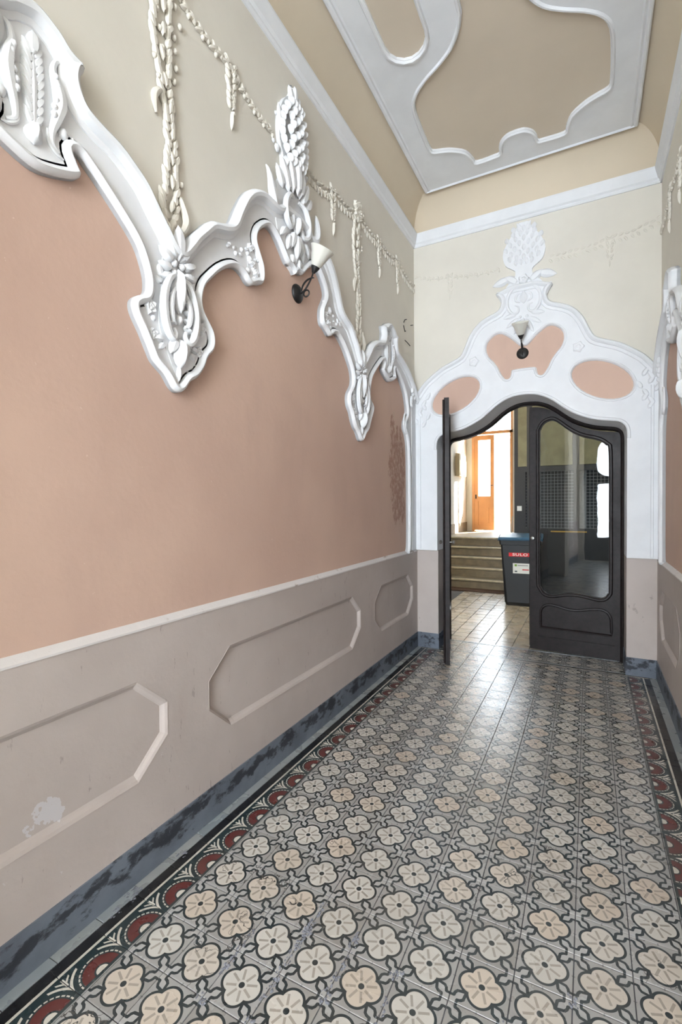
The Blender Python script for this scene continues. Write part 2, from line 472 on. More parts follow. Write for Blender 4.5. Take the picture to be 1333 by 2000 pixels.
def both(kind, mat, parent, a0, da, z, d, ang, l, w, h, name=None):
    piece(kind, mat, parent, a0 + da, z, d, ang, l, w, h, name)
    piece(kind, mat, parent, a0 - da, z, d, 180 - ang, l, w, h, name)
def scroll(parent, mat, pts, rad, name='scroll', k=4, n=7):
    p = smooth(pts, k); r = smooth([(x,) for x in rad], k); r = [max(0.002, x[0]) for x in r]
    return MB().tube(p, r, n).build(name, mat, parent, True)
def scroll2(parent, mat, a0, pts, rad, name='scroll'):
    scroll(parent, mat, [(a0 + p[0], p[1], p[2]) for p in pts], rad, name)
    scroll(parent, mat, [(a0 - p[0], p[1], p[2]) for p in pts], rad, name)
def frame(origin, ax, ay, az):
    return Matrix(((ax[0], ay[0], az[0], origin[0]), (ax[1], ay[1], az[1], origin[1]), (ax[2], ay[2], az[2], origin[2]), (0, 0, 0, 1)))
FL = frame((XL, YC, 0), (0, 1, 0), (0, 0, 1), (1, 0, 0))
FR = frame((XR, YC, 0), (0, -1, 0), (0, 0, 1), (-1, 0, 0))
FB = frame((XC, YB, 0), (1, 0, 0), (0, 0, 1), (0, -1, 0))
FC = frame((XC, 0, ZC), (-1, 0, 0), (0, 1, 0), (0, 0, -1))

# ================================================================== SETTING
# ---- frieze outlines (distance from the axis of the wall, height)
LOW = [(0, 2.95), (.03, 2.975), (.055, 2.98), (.09, 2.985), (.135, 3.03), (.185, 3.075), (.225, 3.10), (.27, 3.105), (.325, 3.07), (.37, 3.02), (.385, 2.97), (.36, 2.92), (.325, 2.86), (.318, 2.80), (.335, 2.755), (.385, 2.735), (.43, 2.71), (.465, 2.715), (.50, 2.74), (.55, 2.75), (.605, 2.73), (.675, 2.68), (.735, 2.62), (.785, 2.56), (.805, 2.50), (.80, 2.45), (.77, 2.41), (.735, 2.37), (.722, 2.32), (.735, 2.27), (.775, 2.225), (.80, 2.17), (.84, 2.12), (.885, 2.09), (.92, 2.045), (.955, 2.028), (.99, 2.042), (1.03, 2.09), (1.085, 2.13), (1.11, 2.17), (1.145, 2.235), (1.185, 2.30), (1.19, 2.345), (1.165, 2.375), (1.13, 2.395), (1.118, 2.43), (1.125, 2.49), (1.165, 2.58), (1.245, 2.66), (1.31, 2.715), (1.36, 2.755), (1.405, 2.785), (1.43, 2.775), (1.415, 2.74), (1.40, 2.71), (1.425, 2.685), (1.495, 2.655), (1.56, 2.64), (1.625, 2.655), (1.695, 2.685), (1.72, 2.71), (1.705, 2.74), (1.69, 2.775), (1.72, 2.785), (1.80, 2.755), (1.90, 2.69), (1.98, 2.61), (2.03, 2.50), (2.035, 2.43), (1.99, 2.37), (1.955, 2.32), (1.96, 2.26), (2.01, 2.21), (2.05, 2.12), (2.065, 1.95), (2.07, 1.60), (2.07, 1.25), (2.06, 1.09), (2.03, 1.04)]
UPP = [(0, 3.33), (.12, 3.31), (.19, 3.27), (.255, 3.265), (.335, 3.265), (.425, 3.225), (.495, 3.155), (.555, 3.05), (.60, 2.96), (.66, 2.92), (.75, 2.885), (.815, 2.82), (.865, 2.765), (.905, 2.71), (.955, 2.66), (1.01, 2.715), (1.06, 2.77), (1.12, 2.84), (1.195, 2.89), (1.255, 2.92), (1.315, 2.935), (1.375, 2.955), (1.398, 2.985), (1.408, 3.02), (1.402, 3.055), (1.39, 3.08), (1.41, 3.10), (1.445, 3.11), (1.485, 3.14), (1.56, 3.165), (1.635, 3.14), (1.675, 3.11), (1.71, 3.10), (1.73, 3.08), (1.718, 3.055), (1.712, 3.02), (1.722, 2.985), (1.745, 2.96), (1.85, 2.93), (2.025, 2.865), (2.155, 2.79), (2.265, 2.70), (2.355, 2.62)]
MID = [(0, 3.12), (.25, 3.18), (.42, 3.10), (.5, 2.93), (.6, 2.84), (.75, 2.74), (.87, 2.55), (.955, 2.4), (1.05, 2.55), (1.2, 2.76), (1.35, 2.84), (1.56, 2.9), (1.76, 2.84), (1.95, 2.74), (2.06, 2.6), (2.2, 2.3), (2.22, ZD)]

def hall_wall(name, F, label):
    # lower field terracotta, upper field cream, both on one wall
    w = YC - YF; e = YB - YC
    sgn = 1 if F is FL else -1
    near = -w if sgn == 1 else w           # local a of the street end
    far = e if sgn == 1 else -e
    mid = mirror(MID)
    lo, hi = min(near, far), max(near, far)
    v = []; f = []; mats = []
    def poly(p, mi):
        o = len(v); v.extend([(x, y, 0) for x, y in p]); f.append(tuple(range(o, o + len(p)))); mats.append(mi)
    poly(mid, 0)                                                  # terracotta below the frieze
    ca, cb = mid[0][0], mid[-1][0]
    poly([(hi, 4.34), (lo, 4.34), (lo, ZD), (ca, ZD)] + mid[1:-1] + [(cb, ZD), (hi, ZD)], 1)
    bm = bmesh.new(); m = bpy.data.meshes.new(name); m.from_pydata(v, [], f); m.update()
    for i, p in enumerate(m.polygons): p.material_index = mats[i]
    bm.from_mesh(m); bmesh.ops.triangulate(bm, faces=bm.faces); bmesh.ops.recalc_face_normals(bm, faces=bm.faces)
    for q in bm.faces:
        if q.normal.z < 0: q.normal_flip()
    # backing so that the wall has thickness
    b = [bm.verts.new((x, y, zz)) for zz in (-0.02, -0.3) for x, y in ((lo, 0), (hi, 0), (hi, ZC + .1), (lo, ZC + .1))]
    for q in ((0, 1, 2, 3), (7, 6, 5, 4), (0, 4, 5, 1), (1, 5, 6, 2), (2, 6, 7, 3), (3, 7, 4, 0)):
        bm.faces.new([b[i] for i in q]).material_index = 1
    bm.to_mesh(m); bm.free()
    m.materials.append(M['terracotta']); m.materials.append(M['cream'])
    o = bpy.data.objects.new(name, m); COL.objects.link(o); o.matrix_world = F
    tag(o, label, 'wall', kind='structure')
    # dado with sunk panels
    dd = abs(DL - XL)
    def octo(a0, a1, z0=0.40, z1=0.812, c=0.155, cz=0.135):
        return [(a0 + c, z0), (a1 - c, z0), (a1, z0 + cz), (a1, z1 - cz), (a1 - c, z1), (a0 + c, z1), (a0, z1 - cz), (a0, z0 + cz)]
    pans = []
    for y0, y1 in ((1.71, 3.425), (0.455, 1.457), (3.70, 4.70), (-1.50, 0.205), (-2.76, -1.75)):
        a0, a1 = (y0 - YC, y1 - YC) if sgn == 1 else (YC - y1, YC - y0)
        pans.append(octo(a0, a1))
    d = plate('dado', [(lo, 0), (hi, 0), (hi, 1.018), (lo, 1.018)], pans, 0, dd, 'dado', o)
    for p in pans:
        q = plate('sunk_panel', [(x, y) for x, y in p], [], -0.001, 0.003, 'dado', o)
        sweep('panel_moulding', p, [(0, dd), (0.0, dd + 0.002), (0.012, dd - 0.004), (0.022, dd - 0.014), (0.03, 0.003)], 'dado', o, True, False)
    v = [(lo, 1.016, 0), (lo, 1.016, dd + .004), (lo, 1.024, dd + .004), (lo, 1.048, 0.0)]
    v += [(hi, y, z) for _, y, z in v]
    link('dado_rail', mesh('dado_rail', v, [(0, 1, 2, 3), (7, 6, 5, 4), (0, 4, 5, 1), (1, 5, 6, 2), (2, 6, 7, 3)], recalc=True), 'rail_white', o)
    return o
wl = hall_wall('wall_left', FL, 'left hall wall, terracotta below and cream above the white stucco frieze')
wr = hall_wall('wall_right', FR, 'right hall wall, a sliver of cream and terracotta at the frame edge')

# dark cracks in the plaster near the far corner
for pts in (((4.525, 3.337), (4.56, 3.375), (4.611, 3.395)), ((4.518, 3.306), (4.557, 3.256), (4.581, 3.269)), ((4.556, 3.169), (4.624, 3.168), (4.712, 3.159)), ((4.733, 3.375), (4.80, 3.40))):
    q = MB().tube([(0.001 + XL, y, z) for y, z in pts], .005, 5).build('crack', 'black_iron', wl); q.matrix_parent_inverse = FL.inverted()
# skirtings
def skirting(name, x0, x1, y0, y1, label):
    o = box(name, 'skirting', x0, x1, y0, y1, 0, 0.158); tag(o, label, 'skirting', kind='structure')
skirting('baseboard_left', XL, DL + 0.006, YF, YB, 'scuffed blue-grey skirting along the long left wall')
skirting('baseboard_right', DR - 0.006, XR, YF, YB, 'scuffed blue-grey skirting along the right wall')

# ---- arch of the doorway (half width, height)
ARCH = [(0, 2.552), (.06, 2.549), (.12, 2.537), (.19, 2.508), (.26, 2.463), (.33, 2.405), (.40, 2.352), (.48, 2.308), (.57, 2.272), (.66, 2.25), (.74, 2.238), (.79, 2.225), (.825, 2.195), (.842, 2.15), (.845, 2.08)]
HW = 0.845
def arch_path(off=0.0, z0=0.0, k=3):
    h = smooth(ARCH, k)
    h = [(max(0, x - off * (1.0 if x > 0.75 else x * 0.3)), z - off) for x, z in h]
    return [(-p[0], p[1]) for p in [(h[-1][0], z0)] + h[::-1]] + [(p[0], p[1]) for p in h[1:]] + [(h[-1][0], z0)]
WT = 0.42                                                        # wall thickness
op = arch_path()
lowL = [(-2.25, 0), (-HW, 0), (-HW, ZD), (-2.25, ZD)]; lowR = [(HW, 0), (2.1, 0), (2.1, ZD), (HW, ZD)]
arch_up = [p for p in op if p[1] > ZD + 1e-4]
outer = [(-HW, ZD), (-2.25, ZD), (-2.25, 4.8), (2.1, 4.8), (2.1, ZD), (HW, ZD)] + arch_up[::-1]
wb = plate('wall_back', outer, [], -WT, 0, 'cream', None, 'stucco'); wb.matrix_world = FB
tag(wb, 'cream end wall above and around the arched doorway', 'wall', kind='structure')
for n, p in (('lower_wall', lowL), ('lower_wall', lowR)):
    plate(n, p, [], -WT, 0.0, 'dado', wb)
for a0, a1 in ((-1.08, -HW - 0.0), (HW, 1.08)):
    b = MB(); s = -1 if a0 < 0 else 1
    b.box(a0, a1, 0, 0.158, -WT + 0.1, 0.008)
    if s < 0: b.box(a1 - 0.001, a1 + 0.006, 0, 0.158, -WT + 0.1, 0.008)
    else: b.box(a0 - 0.006, a0 + 0.001, 0, 0.158, -WT + 0.1, 0.008)
    o = b.build('baseboard_back', 'skirting'); o.matrix_world = FB
    tag(o, 'blue-grey skirting block left of the doorway' if s < 0 else 'blue-grey skirting block right of the doorway', 'skirting', kind='structure')

# ---- ceiling: flat field, coves, cornice
IN = 0.185
ce = plate('ceiling', [(-(XR - XC) , YF), (XR - XC, YF), (XR - XC, YB), (-(XR - XC), YB)], [], -0.12, 0.0, 'ceiling_field'); ce.matrix_world = FC
tag(ce, 'beige plaster ceiling field inside the white strapwork', 'ceiling', kind='structure')
def cove(name, side):
    n = 10; v, f = [], []
    z0 = 4.33
    for i in range(n + 1):
        a = i / n * math.pi / 2; off = IN * (1 - math.cos(a)); z = z0 + (ZC - z0) * math.sin(a)
        if side == 'L': v += [(XL + off, YF, z), (XL + off, YB - off, z)]
        if side == 'R': v += [(XR - off, YF, z), (XR - off, YB - off, z)]
        if side == 'B': v += [(XL + off, YB - off, z), (XR - off, YB - off, z)]
    for i in range(n): f.append((2 * i, 2 * i + 1, 2 * i + 3, 2 * i + 2))
    o = link(name, mesh(name, v, f, True), 'cove', ce); o.matrix_parent_inverse = FC.inverted(); return o
for s in 'LRB': cove('cove', s)
def cornice(name, F, a0, a1, label):
    prof = [(4.215, 0), (4.215, .012), (4.228, .02), (4.24, .02), (4.252, .034), (4.30, .05), (4.322, .056), (4.338, .056), (4.338, 0)]
    k = len(prof); v = [(a0, z, d) for z, d in prof] + [(a1, z, d) for z, d in prof]
    f = [(q, q + 1, k + q + 1, k + q) for q in range(k - 1)] + [tuple(range(k)), tuple(range(k, 2 * k))[::-1]]
    o = link(name, mesh(name, v, f, False, True), 'stucco'); o.matrix_world = F; tag(o, label, 'cornice', kind='structure')
cornice('trim_1', FL, YF - YC, YB - YC, 'white cornice strip running along the left wall')
cornice('trim_2', FB, XL - XC, XR - XC, 'white cornice strip across the end wall above the doorway')
cornice('trim_3', FR, -(YB - YC), -(YF - YC), 'white cornice strip along the right wall at the frame edge')

# white strapwork on the ceiling
CY = (YF + YB) / 2
CEIL = [(0, 4.265), (.07, 4.275), (.13, 4.33), (.155, 4.40), (.162, 4.462), (.21, 4.472), (.36, 4.475), (.378, 4.42), (.42, 4.30), (.52, 4.215), (.60, 4.18), (.67, 4.155), (.685, 4.10), (.682, 3.85), (.665, 3.64), (.61, 3.53), (.51, 3.445), (.40, 3.38), (.29, 3.30), (.215, 3.20), (.175, 3.1), (.165, 3.0), (.165, 2.4), (.165, CY)]
hh = smooth(CEIL, 3)
q1 = hh; q4 = [(x, 2 * CY - y) for x, y in hh[::-1]][1:]
rgt = q1 + q4
main_hole = rgt + [(-x, y) for x, y in rgt[::-1] if x > 1e-6]
def slot(cx, hw, y0, y1, n=8):
    p = []
    for i in range(n + 1): a = math.pi * i / n; p.append((cx + hw * math.cos(a), y1 - hw * 1.1 + hw * 1.1 * math.sin(a)))
    for i in range(n + 1): a = math.pi * (1 + i / n); p.append((cx + hw * math.cos(a), y0 + hw * 1.1 + hw * 1.1 * math.sin(a)))
    return p
slots = [slot(s * 0.552, 0.137, 2 * CY - 3.23, 3.23) for s in (-1, 1)]
HXC = XR - XC - IN
st = emp('ceiling_strapwork', 'white stucco strapwork border with scalloped opening on the ceiling', 'ceiling moulding', mat=FC)
rect = [(-HXC, YF + IN), (HXC, YF + IN), (HXC, YB - IN), (-HXC, YB - IN)]
plate('strap_panel', rect, [main_hole] + slots, 0, 0.02, 'stucco', st)
def ccw(p): return p if sum(p[i][0] * p[(i + 1) % len(p)][1] - p[(i + 1) % len(p)][0] * p[i][1] for i in range(len(p))) > 0 else p[::-1]
bead_in = [(-0.004, 0.0), (-0.004, .024), (-.012, .034), (-.022, .034), (-.03, .02)]
for i, h in enumerate([main_hole] + slots): sweep('opening_bead', ccw(h), bead_in, 'stucco', st, True, True)
sweep('border_bead', ccw(rect), [(0, 0), (0, .024), (.010, .034), (.024, .034), (.034, .022), (.05, .030), (.06, .02)], 'stucco', st, True, False)

# ---- street wall behind the camera, unseen door added to shape light and reflection
def house_arch(hw, zs, zt, n=14):
    return [(-hw, 0), (-hw, zs)] + [(-hw * math.cos(math.pi * i / n), zs + (zt - zs) * math.sin(math.pi * i / n)) for i in range(1, n)] + [(hw, zs), (hw, 0)]
FS = frame((XC, YF, 0), (-1, 0, 0), (0, 0, 1), (0, 1, 0))
ent = [(-1.07, 0.001), (.95, 0.001), (.95, 4.3), (-1.07, 4.3)]
ws = plate('wall_front', [(-1.5, 0), (1.5, 0), (1.5, 4.8), (-1.5, 4.8)], [ent], -0.35, 0, 'cream'); ws.matrix_world = FS
def rr_(x0, x1, z0, z1, r0, r1, n=6):
    p = []
    for cx, cz, a0, r in ((x1 - r1, z0 + r0, -90, r0), (x1 - r1, z1 - r1, 0, r1), (x0 + r1, z1 - r1, 90, r1), (x0 + r1, z0 + r0, 180, r0)):
        for i in range(n + 1): a = R(a0 + 90 * i / n); p.append((cx + r1 * math.cos(a), cz + r * math.sin(a)))
    return p
dr = plate('door_6', [(-1.07, 0.002), (.95, 0.002), (.95, 4.3), (-1.07, 4.3)], [rr_(-1.04, .66, 3.3, 4.2, .1, .3), rr_(-.16, .66, .6, 2.0, .05, .05), rr_(-1.04, -.24, .6, 2.0, .05, .05), rr_(-1.04, .66, 2.16, 3.2, .2, .4)], -0.25, -0.2, 'dark_wood'); dr.matrix_world = FS
tag(dr, 'unseen dark wooden street door, added with openings that shape the light', 'door', kind='structure')
tag(ws, 'cream street wall with the arched entrance behind the viewer', 'wall', kind='structure')

# unseen cross wall added behind the viewer; its jambs shade the near left wall
F0 = frame((XC, -0.08, 0), (-1, 0, 0), (0, 0, 1), (0, 1, 0))
op2 = [(-.75, .001), (-.75, 3.7)] + [(-.75 * math.cos(math.pi * i / 12), 3.7 + .6 * math.sin(math.pi * i / 12)) for i in range(1, 12)] + [(.75, 3.7), (.75, .001)]
wn = plate('wall_shading', [(-1.12, 0.001)] + [op2[0]] + op2[1:] + [(1.12, 0.001), (1.12, 4.8), (-1.12, 4.8)], [], -0.35, 0, 'cream'); wn.matrix_world = F0
tag(wn, 'unseen cream cross wall with a tall arched opening, added to shade the near left wall', 'wall', kind='structure')

# ---- floor of the hall: cement tiles, one object each
fl = box('floor', 'grout', XL, XR, YF - 0.35, YB + 0.37, -0.06, -0.0035)
tag(fl, 'patterned cement-tile floor of the hall', 'floor', kind='structure')
def tile_mesh(name, sx, sy, mat, g=0.0015, h=0.012):
    x, y = sx / 2 - g, sy / 2 - g; c = 0.0012
    v = [(-x, -y, -h), (x, -y, -h), (x, y, -h), (-x, y, -h), (-x, -y, -c), (x, -y, -c), (x, y, -c), (-x, y, -c), (-x + c, -y + c, 0), (x - c, -y + c, 0), (x - c, y - c, 0), (-x + c, y - c, 0)]
    f = [(0, 1, 5, 4), (1, 2, 6, 5), (2, 3, 7, 6), (3, 0, 4, 7), (4, 5, 9, 8), (5, 6, 10, 9), (6, 7, 11, 10), (7, 4, 8, 11), (8, 9, 10, 11)]
    m = mesh(name, v, f); m.materials.append(M[mat]); return m
TM = tile_mesh('flower_tile', T, T, 'tile_flower'); TB = tile_mesh('border_tile', T, T, 'tile_border')
def put_tile(name, m, x, y, parent, rz=0.0, jz=0.0006, tilt=0.0022):
    o = link(name, m, None, parent); o.location = (x, y, random.uniform(-jz, jz))
    o.rotation_euler = (random.uniform(-tilt, tilt), random.uniform(-tilt, tilt), rz); return o
J0, J1 = -2, 22
for j in range(J0, J1 + 1):
    y = GY + j * T
    for i in range(10): put_tile('flower_tile', TM, GX + i * T, y, fl, random.choice((0, math.pi / 2, math.pi, -math.pi / 2)))
    put_tile('border_tile', TB, GX - T, y, fl, math.pi)
    put_tile('border_tile', TB, GX + 10 * T, y, fl, 0)
# tiles behind the viewer: one joined part
def joined(name, src, places, mat, parent):
    b = MB(); sv = [v.co.copy() for v in src.vertices]; sf = [tuple(p.vertices) for p in src.polygons]
    for x, y in places: b.add([(v.x + x, v.y + y, v.z) for v in sv], sf)
    o = b.build(name, mat, parent); o['kind'] = 'stuff'; return o
TG = tile_mesh('rear_tile', T, T, 'tile_grey')
joined('rear_tiles', TG, [(GX + i * T, GY + j * T) for j in range(-25, J0) for i in range(-1, 11)], 'tile_grey', fl)
# grey edging tiles along the walls
xe0 = GX - 1.5 * T; xe1 = GX + 10.5 * T
eL = tile_mesh('edging_tile', xe0 - XL, T, 'tile_grey'); eR = tile_mesh('edging_tile', XR - xe1, T, 'tile_grey')
for j in range(J0, J1 + 1):
    y = GY + j * T + 0.03
    put_tile('edging_tile', eL, (XL + xe0) / 2, y, fl); put_tile('edging_tile', eR, (XR + xe1) / 2, y, fl)
# cross band at the doorway: black strip, cream line, then the threshold tiles
yb = GY + (J1 + 0.5) * T
def strip_tiles(name, y0, y1, mat, x0=xe0, x1=xe1, n=12):
    w = (x1 - x0) / n; m = tile_mesh(name, w, y1 - y0, mat, 0.0004)
    for i in range(n): put_tile(name, m, x0 + (i + .5) * w, (y0 + y1) / 2, fl, 0, 0.0003, 0.001)
strip_tiles('threshold_strip', yb, yb + 0.012, 'tile_cream'); strip_tiles('threshold_strip', yb + 0.012, yb + 0.042, 'tile_black')
strip_tiles('threshold_edging', yb + 0.042, yb + 0.062, 'tile_grey')
y0 = yb + 0.062
while y0 < 5.14:
    for i in range(10): put_tile('threshold_tile', TM, XC - 4.5 * T + i * T + 0.0, y0 + T / 2, fl, math.pi / 2 * random.randint(0, 3))
    y0 += T
YT = y0
sill = box('threshold_bar', 'tile_grey', XC - HW, XC + HW, YT + 0.002, YT + 0.034, -0.01, 0.002, fl)
# crumbling mortar along some joints
def crumbs(x, y, n, sx, sy, seed):
    rr = random.Random(seed); b = MB()
    for _ in range(n):
        cx, cy, s = x + rr.uniform(-sx, sx), y + rr.uniform(-sy, sy), rr.uniform(.0015, .0055)
        k = rr.randint(5, 7); ring = [(cx + s * rr.uniform(.6, 1.2) * math.cos(2 * math.pi * q / k), cy + s * 1.6 * rr.uniform(.6, 1.2) * math.sin(2 * math.pi * q / k), 0.0004) for q in range(k)]
        b.add(ring + [(cx, cy, rr.uniform(.0012, .003))], [(q, (q + 1) % k, k) for q in range(k)])
    return b
b = MB()
for (ci, cj, n, sx, sy) in ((2.5, 1.9, 70, .012, .16), (2.5, 2.7, 60, .012, .1), (3.5, 2.3, 50, .012, .12), (4.5, 1.3, 40, .01, .13), (1.5, 1.5, 35, .01, .09), (3.5, 1.5, 14, .02, .02), (1.5, .5, 14, .02, .02), (2.5, .5, 16, .02, .02), (2.5, 2.5, 18, .02, .02), (4.5, 2.5, 16, .02, .02), (6.5, 2.5, 14, .015, .02), (7.5, 3.5, 14, .015, .02), (-1.55, 1.5, 40, .03, .03), (-1.5, .95, 16, .02, .02), (-1.5, 2.9, 16, .02, .02)):
    q = crumbs(GX + ci * T, GY + cj * T, n, sx, sy, int(ci * 100 + cj * 7)); b.add(q.v, q.f)
o = b.build('mortar_crumbs', 'mortar', fl); o['kind'] = 'stuff'

# ================================================================== STUCCO FRIEZE
RIM = [(0, 0), (0, .026), (.006, .040), (.016, .047), (.027, .043), (.034, .030), (.036, .022), (.044, .022), (.046, .018)]
ROLL = [(0, 0), (0, .04), (-.008, .058), (-.022, .068), (-.038, .063), (-.048, .046), (-.050, .036), (-.060, .034), (-.068, .028), (-.070, .016)]
def pendant(par, a0):
    S = 'stucco'; base = plate('pendant_ornament', [(a0 + x, z) for x, z in smooth([(0, 2.70), (.07, 2.62), (.085, 2.45), (.10, 2.30), (.05, 2.18), (0, 2.10), (-.05, 2.18), (-.10, 2.30), (-.085, 2.45), (-.07, 2.62)], 3, True)], [], 0.015, 0.026, S, par)
    P = base
    # plume at the top
    both('leaf', S, P, a0, .012, 2.60, .03, 62, .13, .055, .04); piece('leaf', S, P, a0, 2.60, .035, 90, .16, .05, .045)
    both('leaf', S, P, a0, .03, 2.585, .03, 28, .085, .045, .035); both('leaf', S, P, a0, .035, 2.555, .03, 2, .075, .04, .03)
    both('leaf', S, P, a0, .03, 2.53, .03, -22, .07, .035, .03)
    for z, r in ((2.585, .017), (2.545, .014)): both('bead', S, P, a0, .022, z, .035, 0, r, r, r)
    # long mask leaf
    piece('tongue', S, P, a0, 2.57, .03, -90, .20, .075, .05); piece('leaf', S, P, a0, 2.50, .045, -90, .13, .035, .035)
    # big C scrolls embracing a fluted shell
    scroll2(P, S, a0, [(.028, 2.53, .045), (.06, 2.50, .05), (.088, 2.43, .05), (.092, 2.35, .05), (.075, 2.28, .05), (.045, 2.25, .048), (.028, 2.275, .045), (.035, 2.30, .043)], [.009, .015, .018, .019, .018, .016, .012, .008])
    scroll2(P, S, a0, [(.02, 2.48, .045), (.045, 2.44, .05), (.055, 2.38, .052), (.045, 2.33, .05), (.025, 2.32, .048)], [.006, .011, .013, .011, .007])
    for i in range(4): both('tongue', S, P, a0, .028, 2.43 - i * .036, .03, 12 - i * 9, .05, .03, .028, 'flute')
    piece('bead', S, P, a0, 2.345, .035, 0, .017, .022, .022)
    both('leaf', S, P, a0, .085, 2.50, .022, 75, .055, .03, .02); both('leaf', S, P, a0, .085, 2.475, .022, 30, .04, .028, .018)
    # rosettes and curls on the field
    both('rosette', S, P, a0, .145, 2.355, .02, 0, .026, .034, .022); both('bead', S, P, a0, .128, 2.315, .02, 0, .013, .016, .014)
    both('leaf', S, P, a0, .075, 2.245, .02, -10, .055, .035, .025); both('leaf', S, P, a0, .07, 2.225, .02, -45, .05, .03, .022)
    both('rosette', S, P, a0, .13, 2.245, .02, 0, .02, .026, .018)
    # hanging bud
    both('leaf', S, P, a0, .02, 2.255, .028, -68, .075, .04, .04); piece('tongue', S, P, a0, 2.262, .034, -90, .135, .062, .05, 'bud')
    piece('tongue', S, P, a0, 2.145, .024, -90, .075, .024, .022, 'bud_tip'); piece('bead', S, P, a0, 2.068, .02, 0, .008, .011, .01)
    return base
def foot(par, a0, s):
    S = 'stucco'; base = piece('rosette', S, par, a0, 2.80, .02, 20, .036, .04, .032, 'foot_ornament')
    base2 = plate('foot_ornament', [(a0 + x, z) for x, z in smooth([(-.035, 2.90), (.035, 2.90), (.05, 2.83), (.03, 2.755), (-.03, 2.755), (-.05, 2.83)], 3, True)], [], .015, .024, S, par)
    bpy.data.objects.remove(base)
    rr = random.Random(5)
    for i in range(13):
        x = a0 + rr.uniform(-.05, .05); z = 2.755 + i * .013; r = rr.uniform(.011, .019)
        piece('rosette' if i % 3 == 0 else 'bead', S, base2, x, z, .02, rr.uniform(0, 90), r * 1.15, r * 1.15, r * 1.2)
    for i in range(8):      # trailing sprig along the band
        t = i / 7; x = a0 + s * (.05 + .17 * t); z = 2.87 - .045 * t + .02 * math.sin(t * 9)
        piece('leaf' if i % 2 else 'bead', S, base2, x, z, .022, 200 - 40 * (i % 3) if s > 0 else 20 * (i % 3), .035 if i % 2 else .012, .02 if i % 2 else .012, .014)
    return base2
def crest(par):
    S = 'stucco'
    out = smooth([(0, 4.09), (.035, 4.02), (.085, 3.97), (.125, 3.90), (.15, 3.80), (.145, 3.68), (.11, 3.60), (.12, 3.50), (.17, 3.42), (.20, 3.30), (.19, 3.18), (.15, 3.08), (.09, 3.0), (.0, 2.96)], 3)
    P = plate('crest_ornament', [(-x, z) for x, z in out[::-1]] + out[1:], [], 0.0, 0.028, S, par)
    # pine-cone torch
    rr = random.Random(3)
    for i in range(9):
        z = 3.60 + i * .043; w = .125 * math.sin(math.pi * (0.16 + 0.72 * (i / 8)))**0.8
        n = 5 if i % 2 == 0 else 4
        for q in range(n):
            x = (q - (n - 1) / 2) / max(1, (n - 1) / 2) * w if n > 1 else 0
            d = .03 + .035 * max(0, 1 - (x / .15) ** 2)
            piece('tongue', S, P, x, z - .02, d - .012, 90 - x * 120, .062, .045, .03, 'scale')
    both('leaf', S, P, 0, .02, 3.96, .03, 70, .11, .04, .03); piece('leaf', S, P, 0, 3.98, .035, 90, .115, .035, .03)
    both('bead', S, P, 0, .0, 4.10, .012, 0, .009, .011, .01)
    both('leaf', S, P, 0, .125, 3.70, .02, 82, .2, .05, .025); both('bead', S, P, 0, .16, 3.83, .008, 0, .012, .012, .012)
    # leaves under the torch
    piece('leaf', S, P, 0, 3.42, .05, 90, .24, .06, .04); both('leaf', S, P, 0, .035, 3.42, .04, 78, .2, .05, .04)
    both('leaf', S, P, 0, .07, 3.40, .035, 66, .2, .055, .035); both('tongue', S, P, 0, .115, 3.52, .02, 110, .12, .05, .035)
    both('bead', S, P, 0, .155, 3.63, .01, 0, .022, .024, .02); both('bead', S, P, 0, .185, 3.655, .006, 0, .013, .013, .013)
    # horn leaves rising from the band
    scroll2(P, S, 0, [(.20, 3.26, .03), (.235, 3.27, .045), (.255, 3.32, .045), (.262, 3.38, .04), (.268, 3.43, .03), (.275, 3.455, .02)], [.022, .026, .024, .018, .011, .004], 'horn')
    # scrolled cartouche
    scroll2(P, S, 0, [(.03, 3.40, .045), (.09, 3.38, .055), (.13, 3.31, .055), (.12, 3.23, .055), (.075, 3.20, .05), (.05, 3.235, .048), (.075, 3.26, .046)], [.010, .017, .020, .019, .016, .012, .007])
    scroll2(P, S, 0, [(.02, 3.33, .045), (.045, 3.29, .05), (.04, 3.24, .05), (.02, 3.225, .045)], [.007, .012, .012, .006])
    piece('tongue', S, P, 0, 3.30, .04, -90, .12, .06, .04); both('leaf', S, P, 0, .13, 3.40, .03, 60, .13, .055, .03)
    both('leaf', S, P, 0, .02, 3.20, .035, -72, .13, .05, .035); piece('leaf', S, P, 0, 3.19, .04, -90, .16, .05, .04)
    both('leaf', S, P, 0, .06, 3.17, .03, -75, .12, .045, .03); both('leaf', S, P, 0, .10, 3.19, .03, -52, .1, .04, .03)
    both('bead', S, P, 0, .045, 3.12, .035, 0, .018, .024, .022); both('leaf', S, P, 0, .03, 3.06, .028, -80, .07, .035, .03)
    piece('bead', S, P, 0, 3.035, .03, 0, .015, .022, .018)
    return P
